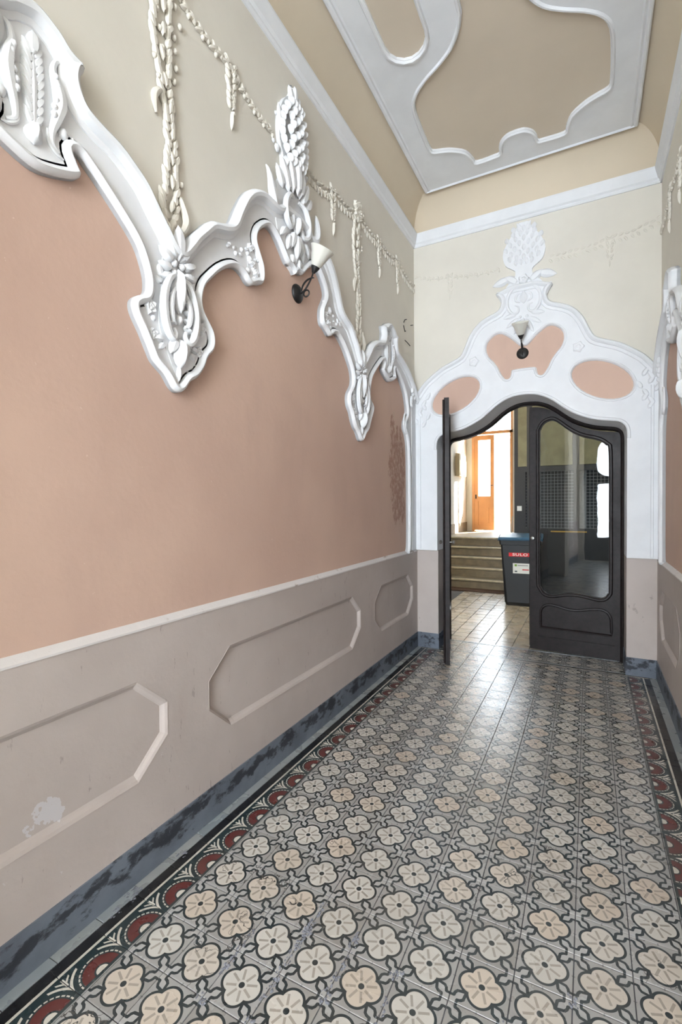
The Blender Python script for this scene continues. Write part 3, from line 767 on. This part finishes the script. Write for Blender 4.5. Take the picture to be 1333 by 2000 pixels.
def cartouche(par, a0):
    S = 'stucco'; P = piece('leaf', S, par, a0, 2.74, .02, 90, .01, .01, .01)
    bpy.data.objects.remove(P)
    P = MB().tube([(a0, 2.74, .026), (a0, 2.90, .032), (a0, 3.03, .026)], [.008, .009, .005], 6).build('cartouche_ornament', S, par, True)
    for i in range(9):
        z = 2.78 + i * .027; l = .075 - abs(i - 4) * .004
        both('leaf', S, P, a0, .004, z, .02, 62, l, .026, .022)
    piece('leaf', S, P, a0, 3.0, .022, 90, .09, .04, .03); piece('tongue', S, P, a0, 2.79, .022, -90, .075, .06, .035)
    for s in (-1, 1):
        scroll(P, S, [(a0 + s * x, z, d) for x, z, d in ((.10, 3.06, .022), (.075, 3.04, .028), (.065, 3.0, .03), (.078, 2.95, .034), (.085, 2.90, .036), (.075, 2.85, .034), (.06, 2.80, .03), (.06, 2.76, .028), (.085, 2.745, .024))], [.005, .009, .012, .019, .022, .018, .012, .009, .006], 'pod')
        for i in range(6): piece('bead', S, P, a0 + s * (.066 + .008 * math.sin(i)), 2.98 - i * .026, .042, 0, .011, .012, .012, 'seed')
        piece('bead', S, P, a0 + s * .10, 2.82, .02, 0, .02, .022, .02, 'berry'); piece('bead', S, P, a0 + s * .135, 2.822, .02, 0, .008, .009, .01, 'berry')
        scroll(P, S, [(a0 + s * x, z, .026) for x, z in ((.045, 2.80), (.05, 2.76), (.075, 2.735), (.10, 2.73))], [.004, .007, .006, .003])
    return P
def frieze(F, label):
    par = emp('stucco_frieze', label, 'wall moulding', mat=F, group='stucco friezes of the two side walls')
    up_ = mirror(smooth(UPP, 4)); lw = mirror(smooth(LOW, 4))
    outl = up_ + [(2.355, ZD + .005)] + [(lw[-1][0], ZD + .005)] + lw[::-1] + [(lw[0][0], ZD + .005), (-2.355, ZD + .005)]
    plate('moulding_band', outl, [], 0.0, 0.022, 'stucco', par)
    sweep('upper_roll', up_, ROLL, 'stucco', par); sweep('lower_rim', lw, RIM, 'stucco', par)
    sweep('corner_bead', [(2.19, ZD + .01), (2.19, 2.55)], [(-.012, .02), (-.008, .03), (.008, .03), (.012, .02)], 'stucco', par)
    for s in (-1, 1): pendant(par, s * .955); foot(par, s * .405, s); cartouche(par, s * 1.56)
    crest(par)
    for s in (-1, 1):       # leaf cluster where the band meets the corner
        rr = random.Random(8)
        for i in range(6): piece('leaf', 'stucco', par, s * (2.18 + rr.uniform(-.05, .05)), 2.50 + i * .03, .03, rr.uniform(60, 120), .07, .04, .03, 'corner_leaf')
        sweep('corner_knot', [(s * 2.0 + .05 * math.cos(t), 2.32 + .1 * math.sin(t)) for t in [i * math.pi / 8 for i in range(16)]], [(-.008, .02), (-.006, .034), (.006, .034), (.008, .02)], 'stucco', par, True)
    return par
frieze(FL, 'white stucco frieze of arches and pointed pendants on the left wall')
frieze(FR, 'white stucco frieze on the right wall, cut off by the frame edge')

# ================================================================== GARLANDS
def festoon(par, mat, p0, p1, sag, n=12, sc=1.0, single=None):
    rr = random.Random(int(p0[0] * 977 + p1[0] * 31))
    for i in range(n):
        t = (i + .5) / n; x = p0[0] + (p1[0] - p0[0]) * t; z = p0[1] + (p1[1] - p0[1]) * t - sag * 4 * t * (1 - t)
        for q in (-1, 1):
            piece('leaf', mat, par, x, z + q * .012, .002, (180 if p1[0] < p0[0] else 0) + q * rr.uniform(25, 50) - 15, .058 * sc, .026 * sc, .02 * sc)
        if i % 2 == 0: piece('bead', mat, par, x, z - .02, .004, 0, .011 * sc, .013 * sc, .014 * sc, 'bud')
def drop(par, mat, x, z0, z1, w=.045, sc=1.0):
    n = max(4, int((z0 - z1) / .034)); rr = random.Random(int(x * 531))
    for i in range(n):
        t = i / n; z = z0 - (z0 - z1) * t; ww = w * (1 - .65 * t)
        for q in (-1, 1):
            piece('leaf', mat, par, x + q * ww * .35, z, .003, 90 - q * rr.uniform(15, 40), .055 * sc, .026 * sc, .02 * sc)
        piece('bead', mat, par, x + rr.uniform(-ww, ww) * .8, z - .012, .005, 0, .011 * sc, .014 * sc, .014 * sc, 'bud')
    piece('tongue', mat, par, x, z1 + .03, .003, -90, .10 * sc, .018 * sc, .018 * sc, 'tip')
def long_drop(par, mat, x, z0, z1):
    n = 34; rr = random.Random(int(x * 100) + 7)
    for i in range(n):
        t = i / (n - 1); z = z1 + (z0 - z1) * t; c = x + .02 * math.sin(t * 7); w = .045 + .022 * math.sin(t * 9 + 1)
        if t < .08: w *= .5
        if t > .6: w *= 1.25
        piece('leaf', mat, par, c - w * .7, z, .003, 108 + rr.uniform(-14, 14), rr.uniform(.055, .08), .029, .022)
        piece('leaf', mat, par, c + w * .15, z + .015, .003, 75 + rr.uniform(-14, 14), rr.uniform(.055, .075), .029, .022)
        if i % 3 == 0: piece('leaf', mat, par, c - w * .2, z + .01, .009, 95 + rr.uniform(-16, 16), .065, .02, .02)
        if i % 2 == 0: piece('bead', mat, par, c + w * rr.uniform(.55, 1.1), z + rr.uniform(-.01, .01), .003, 0, .012, .015, .014, 'bud')
        if t > .55 and i % 2: piece('bead', mat, par, c + rr.uniform(-1.1, 1.1) * w, z, .006, 0, .011, .013, .014, 'bud')
    scroll(par, mat, [(x - .075, z1 + .50, .01), (x - .088, z1 + .56, .014), (x - .06, z1 + .60, .014), (x - .035, z1 + .57, .01)], [.006, .016, .015, .006], 'ribbon')
    scroll(par, mat, [(x + .065, z1 + .06, .01), (x + .085, z1 + .12, .014), (x + .06, z1 + .19, .012), (x + .05, z1 + .22, .008)], [.012, .018, .014, .005], 'ribbon')
def garland(F, label, sides):
    par = emp('plaster_garland', label, 'garland', mat=F, group='cream plaster garlands on the walls')
    m = 'cream_relief'
    for s in sides:
        nodes = [(.17, 3.70), (.55, 3.78), (.955, 3.84), (1.40, 3.83), (1.85, 3.86), (2.33, 3.80)]
        for a, b in zip(nodes[:-1], nodes[1:]): festoon(par, m, (s * a[0], a[1]), (s * b[0], b[1]), .03, 9)
        for k in (1, 3, 4): drop(par, m, s * nodes[k][0], nodes[k][1], nodes[k][1] - .25)
        long_drop(par, m, s * .965, 3.86, 2.70)
        for q in range(5): piece('rosette', m, par, s * .965 + .05 * math.cos(q * 1.26), 3.86 + .05 * math.sin(q * 1.26), .004, q * 30, .032, .032, .025)
    return par
garland(FL, 'cream plaster garlands of leaves and buds hung across the left wall', (-1, 1))
garland(FR, 'cream plaster garlands on the right wall beside the cornice', (-1,))

def back_garland(s, label):
    par = emp('plaster_garland', label, 'garland', mat=FB, group='cream plaster garlands on the walls'); m = 'cream_relief'
    festoon(par, m, (s * .20, 3.80), (s * .71, 3.84), .02, 10, .8); festoon(par, m, (s * .71, 3.84), (s * 1.08, 3.92), .02, 8, .8)
    drop(par, m, s * .71, 3.84, 3.64, .04, .75)
    for o in par.children: o.scale.z *= 0.4
back_garland(-1, 'faint cream plaster garland on the end wall left of the crest')
back_garland(1, 'faint cream plaster garland on the end wall right of the crest')

# ================================================================== PORTAL SURROUND
PORT = [(.0, 3.60), (.10, 3.60), (.20, 3.57), (.252, 3.545), (.215, 3.50), (.205, 3.45), (.235, 3.385), (.34, 3.343), (.435, 3.284), (.508, 3.19), (.555, 3.085), (.60, 3.003), (.695, 2.958), (.788, 2.919), (.88, 2.86), (.975, 2.785), (1.045, 2.70), (1.095, 2.63)]
pt = emp('portal_surround', 'white moulded plaster surround of the arched doorway with terracotta insets', 'door surround', mat=FB)
ph = smooth(PORT, 3); pup = mirror(ph)
ap = [p for p in op if p[1] > ZD + .001]
outl = pup + [(1.095, ZD), (HW, ZD)] + ap[::-1] + [(-HW, ZD), (-1.095, ZD)]
BUT = [(0, 3.02), (.04, 3.03), (.11, 3.10), (.20, 3.165), (.27, 3.16), (.335, 3.10), (.348, 3.03), (.325, 2.96), (.28, 2.905), (.24, 2.845), (.205, 2.77), (.165, 2.72), (.125, 2.73), (.112, 2.775), (.10, 2.80), (0, 2.805)]
bh = BUT; but = smooth([(x, z) for x, z in bh] + [(-x, z) for x, z in bh[::-1][1:-1]], 3, True)
def oval(s, n=28):
    p = []
    for i in range(n):
        a = 2 * math.pi * i / n; u, w = .262 * math.cos(a), .155 * math.sin(a); th = R(-27)
        p.append((s * (.652 + u * math.cos(th) - w * math.sin(th)), 2.615 + u * math.sin(th) + w * math.cos(th)))
    return p
holes = [but, oval(1), oval(-1)]
plate('surround_panel', outl, holes, 0.0, 0.03, 'stucco', pt)
sweep('outer_roll', pup, [(0, 0), (0, .04), (-.01, .056), (-.026, .06), (-.04, .05), (-.044, .04), (-.066, .038), (-.072, .029)], 'stucco', pt)
for h in holes:
    plate('inset_panel', h, [], 0.0, 0.012, 'terracotta', pt)
    sweep('inset_bead', ccw(h), [(.003, .012), (-.002, .036), (-.010, .042), (-.020, .038), (-.024, .029)], 'stucco', pt, True)
sweep('arch_bead', ap, [(0, .0), (0, .034), (.008, .042), (.02, .042), (.03, .03)], 'stucco', pt)
for s in (-1, 1): sweep('side_bead', [(s * 1.03, ZD + .01), (s * 1.03, 2.52)], [(-.012, .03), (-.008, .038), (.008, .038), (.012, .03)], 'stucco', pt)
S = 'stucco'
out = smooth([(0, 4.185), (.045, 4.18), (.075, 4.11), (.125, 4.06), (.17, 3.98), (.19, 3.90), (.165, 3.81), (.11, 3.765), (.075, 3.73), (.09, 3.66), (.16, 3.60), (.15, 3.50), (0, 3.45)], 3)
pc = plate('portal_crest', [(-x, z) for x, z in out[::-1]] + out[1:], [], 0, .018, S, pt)
both('leaf', S, pc, 0, .05, 3.62, .004, 36, .15, .085, .03, 'wing'); both('leaf', S, pc, 0, .13, 3.685, .004, -16, .165, .08, .026, 'wing'); both('leaf', S, pc, 0, .17, 3.48, .02, 52, .12, .06, .024, 'wing')
rr = random.Random(9)
for i in range(8):
    z = 3.78 + i * .045; w = .15 * math.sin(math.pi * (.2 + .7 * i / 8))
    for q in range(4 + i % 2):
        x = (q - (3 + i % 2) / 2) / 2 * w; piece('tongue', S, pc, x, z, .012, 90 - x * 150, .07, .045, .018, 'scale')
both('leaf', S, pc, 0, .02, 4.11, .014, 62, .09, .04, .015)
scroll2(pc, S, 0, [(.03, 3.60, .03), (.09, 3.57, .036), (.14, 3.50, .036), (.145, 3.40, .036), (.10, 3.33, .034), (.05, 3.34, .032), (.045, 3.39, .03), (.08, 3.41, .03)], [.008, .014, .016, .016, .014, .011, .009, .006])
scroll2(pc, S, 0, [(.015, 3.52, .03), (.06, 3.50, .034), (.07, 3.45, .034), (.03, 3.43, .03)], [.006, .011, .011, .006])
piece('tongue', S, pc, 0, 3.54, .03, -90, .13, .07, .03); piece('rosette', S, pc, 0, 3.64, .02, 0, .05, .05, .025)
both('bead', S, pc, 0, .05, 3.62, .018, 0, .022, .022, .018)
both('leaf', S, pc, 0, .06, 3.32, .03, -8, .13, .05, .02); both('leaf', S, pc, 0, .04, 3.28, .03, -32, .14, .045, .02); both('leaf', S, pc, 0, .015, 3.27, .03, -62, .16, .05, .025); piece('leaf', S, pc, 0, 3.28, .03, -90, .19, .06, .025)
both('leaf', S, pc, 0, .17, 3.44, .03, 65, .13, .05, .02); both('bead', S, pc, 0, .03, 3.29, .034, 0, .014, .014, .014)
for s in (-1, 1):
    rs = piece('rosette', S, pt, s * .465, 2.93, .028, 0, .05, .05, .014, 'relief_rosette')
    for i in range(9):
        piece('leaf', S, pt, s * (1.0 + .05 * math.sin(i * 2.1)), 2.32 + i * .035, .028, 60 + 60 * (i % 2), .09, .045, .02, 'capital_leaf')

# ================================================================== SCONCES
def sconce(F, a0, z0, label):
    par = emp('wall_sconce', label, 'wall lamp', mat=F @ Matrix.Translation((a0, z0, 0)), group='black iron sconces')
    MB().lathe([(.058, .0), (.058, .008), (.050, .018), (.032, .026), (.012, .03), (0, .032)], 24).build('back_plate', 'black_iron', par, True)
    scroll(par, 'black_iron', [(0, -.005, .028), (0, .006, .055), (0, .045, .09), (0, .085, .115), (0, .105, .122)], [.006, .006, .0055, .005, .005], 'arm', 5)
    ring = [(0.004, .002 + .02 * math.sin(t) - .012, .062 + .02 * (1 - math.cos(t)) - .012) for t in [i * .62 for i in range(11)]]
    scroll(par, 'black_iron', ring, [.005] * 11, 'scroll', 2)
    scroll(par, 'black_iron', [(0.003, .012, .034), (.004, .045, .045), (.003, .07, .075), (0, .075, .115), (0, .07, .13)], [.004, .006, .006, .005, .002], 'scroll', 4)
    up_m = Matrix.Translation((0, .10, .122)) @ Matrix.Rotation(R(-90 + 27), 4, 'X')
    MB().lathe([(.004, 0), (.010, .002), (.026, .032), (.028, .042), (.0, .042)], 18, up_m).build('cup', 'black_iron', par, True)
    sh = [(.024, .040), (.034, .052), (.046, .085), (.058, .115), (.076, .150), (.073, .152), (.053, .117), (.043, .087), (.031, .055), (.0, .048)]
    MB().lathe(sh, 28, up_m).build('glass_shade', 'milk_glass', par, True)
sconce(FL, 0.065, 2.862, 'black iron sconce with frosted bell shade under the left frieze crest')
sconce(FB, -0.012, 2.95, 'black iron sconce with frosted bell shade above the doorway')

# ================================================================== DOORS
YD = 5.20
fr = plate('door_frame_panel', arch_path(0.0), [], -0.03, 0.03, 'dark_wood'); bpy.data.objects.remove(fr)
of, inn = arch_path(-0.004), arch_path(0.034)
dfm = emp('door_1', 'dark wooden arched frame set inside the doorway', 'door frame', mat=frame((XC, YD, 0), (1, 0, 0), (0, 0, 1), (0, -1, 0)), kind='structure')
sweep('frame_rail', of, [(0, -.05), (0, .015), (-.012, .022), (-.024, .018), (-.034, .008), (-.036, -.05)], 'dark_wood', dfm, False, True)
LW, LT = 0.822, 0.046
def leaf_arch():
    h = smooth(ARCH, 3)
    # local x measured from the hinge
    pts = [(max(0.0, LW - x), z - 0.045) for x, z in h if x < 0.80]
    return pts
GLASS = [(-0.446, .75), (-.446, 1.5), (-.446, 2.2), (-.44, 2.27), (-.41, 2.325), (-.36, 2.352), (-.315, 2.35), (-.26, 2.31), (-.205, 2.26), (-.13, 2.205), (-.049, 2.163), (.04, 2.135), (.10, 2.11), (.145, 2.07), (.168, 2.0), (.171, 1.4), (.171, .72), (.16, .64), (.125, .60), (.07, .597), (0, .61), (-.085, .622), (-.175, .622), (-.26, .605), (-.33, .592), (-.39, .60), (-.43, .655)]
LPAN = [(-.438, .245), (-.44, .36), (-.435, .425), (-.40, .47), (-.35, .485), (-.287, .478), (-.21, .46), (-.138, .452), (-.06, .46), (.02, .478), (.10, .485), (.155, .468), (.187, .42), (.195, .36), (.197, .24)]
def door_leaf(name, mat4, label):
    hx = 0.279
    loc = lambda p: (hx - p[0], p[1])
    root = emp(name, label, 'door', mat=mat4, kind='structure')
    top = leaf_arch()
    outl = [(0.0, 0.012), (0.0, top[-1][1] - 0.02), (0.012, top[-1][1])] + top[::-1][1:] + [(LW, 0.012)]
    gl = smooth([loc(p) for p in GLASS], 3, True)
    o = plate('leaf_panel', outl, [gl], -LT / 2, LT / 2, 'dark_wood', root)
    m = o.data; b = bmesh.new(); b.from_mesh(m)
    # second face
    back = plate('leaf_panel_back', outl, [gl], -LT / 2 + .0001, -LT / 2, 'dark_wood', root)
    back.data.flip_normals(); back.name = 'back_panel'; b.free()
    pr = [(-.004, LT / 2 - .006), (-.004, LT / 2 + .004), (-.012, LT / 2 + .014), (-.026, LT / 2 + .014), (-.036, LT / 2 + .002)]
    g = ccw(gl)
    for sgn in (1, -1): sweep('glazing_bead', g, [(a, h * sgn) for a, h in pr], 'dark_wood', root, True)
    plate('glass_pane', [(p[0], p[1]) for p in gl], [], 0.0, 0.0, 'door_glass', root)
    lp = smooth([loc(p) for p in LPAN], 3) 
    for sgn in (1, -1):
        sweep('panel_bead', lp + [lp[0]], [(-.012, sgn * LT / 2), (-.008, sgn * (LT / 2 + .010)), (.006, sgn * (LT / 2 + .012)), (.014, sgn * LT / 2)], 'dark_wood', root)
    for z, x0, x1 in ((.235, .07, .725), (.145, .055, .745)):
        MB().box(x0, x1, z - .007, z + .007, -LT / 2 - .008, LT / 2 + .008).build('panel_rail', 'dark_wood', root)
    for sgn in (1, -1):
        k = MB().lathe([(.006, 0), (.006, .022), (.016, .028), (.019, .038), (.014, .048), (0, .05)], 14, Matrix.Translation((LW - .035, 1.16, 0)) @ (Matrix() if sgn == 1 else Matrix.Rotation(R(180), 4, 'X')) @ Matrix.Translation((0, 0, LT / 2)))
        k.build('door_knob', 'steel', root, True)
    MB().tube([(LW + .004, .03, LT / 2 + .004), (LW + .004, 1.4, LT / 2 + .004), (LW + .004, top[0][1] - .02, LT / 2 + .004)], .010, 8).build('astragal', 'dark_wood', root, True)
    for z in (1.85, .35):
        MB().tube([(-.002, z - .07, LT / 2 + .008), (-.002, z + .07, LT / 2 + .008)], .013, 8).tube([(-.002, z - .085, LT / 2 + .008), (-.002, z + .085, LT / 2 + .008)], .007, 8).build('hinge', 'black_iron', root, True)
    return root
# right leaf: closed; hinge at right, front face towards the hall
FRt = frame((XC + HW - 0.016, YD + 0.015, 0), (-1, 0, 0), (0, 0, 1), (0, 1, 0))
FRt = FRt @ Matrix.Rotation(R(-4.6), 4, 'Y')
door_leaf('door_2', FRt, 'dark wooden door leaf with a curved glass pane, closed, on the right')
dx, dy = 0.208, -0.80; L_ = math.hypot(dx, dy); ux = (dx / L_, dy / L_, 0)
FLt = frame((XC - HW + 0.016, YD - 0.035, 0), ux, (0, 0, 1), (ux[1], -ux[0], 0))
door_leaf('door_3', FLt, 'dark wooden door leaf standing open, seen edge-on at the left of the doorway')

# ================================================================== STAIR HALL BEHIND THE DOOR
VX0, VX1, VY0, VY1, VZ = -2.72, 1.5, YB + WT, 12.0, 3.9
ST_Y, RISE, TREAD, NS = 8.56, 0.166, 0.30, 5
ZL = RISE * NS
vf = box('floor', 'grout', VX0, VX1, YT, ST_Y + 0.02, -0.06, -0.0035)
tag(vf, 'worn glossy tile floor of the stair hall beyond the doorway', 'floor', kind='structure')
TW = tile_mesh('stair_hall_tile', T, T, 'tile_worn', 0.0035)
y = YT + 0.036 + T / 2
places = []
while y < ST_Y:
    for i in range(-3, 12):
        x = XC - 4.5 * T + i * T
        if VX0 + .1 < x < 0.35: put_tile('stair_hall_tile', TW, x, y, vf, 0, .0006, .003)
        else: places.append((x, y))
    y += T
wv = box('wall_left', 'cream', VX0 - .2, VX0, VY0, VY1, 0, VZ); tag(wv, 'bright cream left wall of the stair hall beyond the doorway', 'wall', kind='structure')
box('wall_base', 'stone_step', VX0, VX0 + .012, ST_Y + TREAD * 4, VY1, ZL, ZL + .22, wv)
wv = box('wall_right', 'dark_panel', VX1, VX1 + .2, VY0, VY1, 0, VZ); tag(wv, 'dark right wall of the stair hall behind the glass', 'wall', kind='structure')
wv = box('ceiling', 'cream', VX0 - .2, VX1 + .2, VY0, VY1 + .3, VZ, VZ + .1); tag(wv, 'cream ceiling of the stair hall', 'ceiling', kind='structure')
wv = MB().box(VX0 - .2, -2.58, VY1, VY1 + .3, 0, VZ).box(-1.62, VX1 + .2, VY1, VY1 + .3, 0, VZ).box(-2.58, -1.62, VY1, VY1 + .3, 3.84, VZ).box(-2.58, -1.62, VY1, VY1 + .3, 0, ZL).build('wall_back', 'cream')
tag(wv, 'far cream wall of the stair hall with the courtyard door', 'wall', kind='structure')
stp = emp('staircase', 'flight of five stone steps with nosings coloured pale as highlights beyond the doorway', 'stairs', (XC, ST_Y, 0))
for i in range(NS):
    y1 = ST_Y + TREAD * (i + 1) if i < NS - 1 else VY1 - .012
    o = box('stone_tread', 'stone_step', VX0 + .013, -1.09, ST_Y + TREAD * i, y1, 0 if i == 0 else RISE * i - .002, RISE * (i + 1), stp); o.location = (-XC, -ST_Y, 0)
    n = MB().tube([(VX0 + .013, ST_Y + TREAD * i - .004, RISE * (i + 1) - .018), (-1.09, ST_Y + TREAD * i - .004, RISE * (i + 1) - .018)], .02, 8).build('nosing', 'highlit_nosing', stp, True); n.location = (-XC, -ST_Y, 0)
mt = box('door_mat', 'brown_mat', -2.3, -1.22, 8.22, 8.5, 0.001, 0.014); tag(mt, 'brown mat lying at the foot of the steps', 'mat')

# courtyard door: open frame with one glazed leaf
cd = emp('door_4', 'ochre wooden courtyard door frame, its right half open to bright daylight', 'door frame', (-2.1, VY1 + .05, ZL), kind='structure')
MB().box(-.48, -.42, -.06, .06, 0, 2.45).box(.42, .48, -.06, .06, 0, 2.45).box(-.48, .48, -.06, .06, 2.38, 2.45).box(-.48, .48, -.06, .06, 2.96, 3.02).box(-.48, -.44, -.05, .05, 2.45, 2.96).box(.44, .48, -.05, .05, 2.45, 2.96).build('frame', 'orange_wood', cd)
lf = emp('door_5', 'ochre wooden courtyard door leaf with tall glass pane and panelled base', 'door', (-2.52, VY1 + .02, ZL), kind='structure')
MB().box(0, .09, -.02, .02, .02, 2.36).box(.38, .47, -.02, .02, .02, 2.36).box(.09, .38, -.02, .02, 2.24, 2.36).box(.09, .38, -.02, .02, .74, .86).box(.09, .38, -.02, .02, .02, .14).build('leaf_frame', 'orange_wood', lf)
box('leaf_panel', 'orange_wood', .09, .38, -.008, .008, .14, .74, lf); box('panel_moulding', 'orange_wood', .13, .34, -.018, .01, .20, .58, lf)
link('glass_pane', mesh('far_pane', [(.09, 0, .86), (.38, 0, .86), (.38, 0, 2.24), (.09, 0, 2.24)], [(0, 1, 2, 3)]), 'far_glass', lf)
link('transom_pane', mesh('transom_pane', [(-.44, 0, 2.45), (.44, 0, 2.45), (.44, 0, 2.96), (-.44, 0, 2.96)], [(0, 1, 2, 3)]), 'far_glass', cd)
MB().tube([(.44, -.02, 1.12), (.44, -.06, 1.12), (.35, -.06, 1.12)], .008, 8).build('handle', 'black_iron', lf)
MB().tube([(.03, -.025, .80), (.03, -.025, .90)], .016, 8).build('door_stop', 'black_iron', lf)
ct = box('courtyard_ground', 'court', -14, 10, VY1 + .3, 30, ZL - .2, ZL - .02); tag(ct, 'sunlit courtyard paving outside the far door', 'ground', kind='structure')
cw = MB().box(-14, 10, 21, 21.4, ZL, 4.2).build('courtyard_wall', 'court'); tag(cw, 'pale courtyard wall seen through the far door', 'wall', kind='structure')
bx_ = emp('meter_box', 'flat cream meter box on the bright stair-hall wall', 'box', (VX0, 10.9, 2.15))
box('case', 'meter_box', 0, .10, -.02, .62, 0, .52, bx_); box('lid', 'sticker_white', .10, .108, .03, .57, .03, .49, bx_)

# timber kiosk with mesh, beside the steps
kp = emp('timber_partition', 'black timber partition with wire-mesh panels beside the steps', 'partition', (-1.085, 8.22, 0))
MB().box(0, .17, 0, .08, 0, 3.9).build('post', 'dark_panel', kp)
MB().box(.17, 2.55, 0, .06, 0, 1.08).build('lower_panel', 'dark_panel', kp)
MB().box(.17, 2.55, -.02, .07, 2.02, 2.10).box(.17, 2.55, -.02, .07, 1.06, 1.11).box(.17, 2.55, 0, .07, 3.1, 3.9).build('rail', 'dark_panel', kp)
for x0, x1 in ((.06, .21), (.24, .86), (.95, 1.45), (1.54, 2.5)): box('upper_panel', 'olive_panel', x0, x1, -.012, .05, 2.11, 3.10, kp)
for x in (.225, .905, 1.495): box('stile', 'dark_panel', x - .03, x + .05, -.018, .06, 1.1, 3.9, kp)
b = MB()
for i in range(46): x = .2 + i * .05; b.box(x - .0025, x + .0025, .02, .025, 1.1, 2.03)
for i in range(18): z = 1.12 + i * .05; b.box(.17, 2.5, .018, .023, z - .0025, z + .0025)
o = b.build('wire_mesh', 'mesh_wire', kp); o['kind'] = 'stuff'
box('ledge_strip', 'ledge_sunlight', .55, 1.06, -.035, -.018, 1.055, 1.075, kp)  # yellow colour stands for sunlight on top of the ledge
box('side_wall', 'dark_panel', 0, .06, .08, 4.0, 0, 3.9, kp)
box('back_board', 'dark_panel', .06, 2.55, .9, .94, 0, 3.9, kp)
MB().box(.045, .115, -.012, 0, 1.39, 1.47).build('socket', 'sticker_white', kp)
box('plank', 'mesh_wire', .95, 1.05, .3, .34, 1.1, 2.1, kp)

# ================================================================== WHEELED BINS
def bin_(loc, rz, lid, label, stickers):
    par = emp('wheeled_bin', label, 'bin', loc); par.rotation_euler = (0, 0, rz)
    sec = [(.40, .44, .09, .0), (.44, .50, .10, .05), (.54, .64, .06, .90), (.57, .68, .05, .905), (.585, .70, .05, .98)]
    v, f = [], []
    for w, d, c, z in sec:
        hw = w / 2; y0, y1 = -.03 - (d - .44) * .25, -.03 - (d - .44) * .25 + d
        for x, y in ((-hw + c * .4, y0), (hw - c * .4, y0), (hw, y0 + c * .4), (hw, y1 - c * .4), (hw - c * .4, y1), (-hw + c * .4, y1), (-hw, y1 - c * .4), (-hw, y0 + c * .4)): v.append((x, y, z))
    for i in range(len(sec) - 1):
        for k in range(8): f.append((i * 8 + k, i * 8 + (k + 1) % 8, (i + 1) * 8 + (k + 1) % 8, (i + 1) * 8 + k))
    f.append(tuple(range(8))[::-1]); f.append(tuple(range(32, 40)))
    link('body', mesh('bin_body', v, f), 'bin_plastic', par)
    b = MB(); v = []
    prof = [(-.12, .972), (-.125, .99), (-.09, 1.015), (.1, 1.05), (.3, 1.06), (.52, 1.045), (.60, 1.01), (.60, .975)]
    for x in (-.305, -.285, .285, .305):
        for y, z in prof: v.append((x, y, z - (.012 if abs(x) > .3 else 0)))
    f = [(a * 8 + q, a * 8 + q + 1, (a + 1) * 8 + q + 1, (a + 1) * 8 + q) for a in range(3) for q in range(7)] + [tuple(range(8)), tuple(range(24, 32))[::-1]]
    f += [(a * 8, (a + 1) * 8, (a + 1) * 8 + 7, a * 8 + 7) for a in range(3)]
    b.add(v, f).build('lid', lid, par, False, True)
    MB().tube([(-.26, .62, 1.0), (.26, .62, 1.0)], .014, 8).build('handle', 'bin_plastic', par, True)
    for s in (-1, 1):
        MB().lathe([(0, -.025), (.08, -.025), (.1, -.015), (.1, .015), (.08, .025), (0, .025)], 18, Matrix.Translation((s * .235, .50, .10)) @ Matrix.Rotation(R(90), 4, 'Y')).build('wheel', 'rubber', par, True)
    if stickers:
        tl = math.atan2(.05 - .0, .85) * .0
        def front(z): return -.03 - .015 - .035 * (z - .05) / .85
        def stick(name, mat, x0, x1, z0, z1, t=.002):
            y0, y1 = front(z0) - t, front(z1) - t
            return link(name, mesh(name, [(x0, y0, z0), (x1, y0, z0), (x1, y1, z1), (x0, y1, z1), (x0, y0 + t, z0), (x1, y0 + t, z0), (x1, y1 + t, z1), (x0, y1 + t, z1)], [(0, 1, 2, 3), (0, 4, 5, 1), (1, 5, 6, 2), (2, 6, 7, 3), (3, 7, 4, 0)]), mat, par)
        stick('logo_plate', 'sticker_red', -.155, .155, .735, .79, .004); stick('paper_label', 'sticker_white', -.10, .14, .485, .635, .003)
        stick('label_mark', 'sticker_green', -.075, -.045, .59, .62, .004); stick('label_mark', 'sticker_ink', -.035, .11, .60, .608, .004); stick('label_mark', 'sticker_ink', -.075, -.04, .505, .525, .004); stick('label_mark', 'sticker_red', .03, .12, .535, .55, .004)
        cu = bpy.data.curves.new('SULO', 'FONT'); cu.body = 'SULO'; cu.size = .052; cu.extrude = .001; cu.align_x = 'CENTER'; cu.align_y = 'CENTER'; cu.space_character = 1.15; cu.offset = .0012
        t = bpy.data.objects.new('logo_text', cu); COL.objects.link(t); dg = bpy.context.evaluated_depsgraph_get(); me = bpy.data.meshes.new_from_object(t.evaluated_get(dg)); bpy.data.objects.remove(t)
        me.materials.clear(); me.materials.append(M['sticker_white']); t = link('logo_text', me, None, par)
        t.location = (0, front(.762) - .0055, .762); t.rotation_euler = (R(90), 0, 0); t.scale = (1.5, 1, 1)
bin_((-0.895, 7.42, 0.0), R(3), 'bin_lid', 'black wheeled bin with blue lid and red logo plate beside the steps', True)
stk = MB().tube([(-1.19, 8.185, .0), (-1.11, 8.175, 1.30)], .009, 8).build('broom_stick', 'pale_stick', None, True)
tag(stk, 'thin pale stick leaning behind the blue-lidded bin', 'stick')
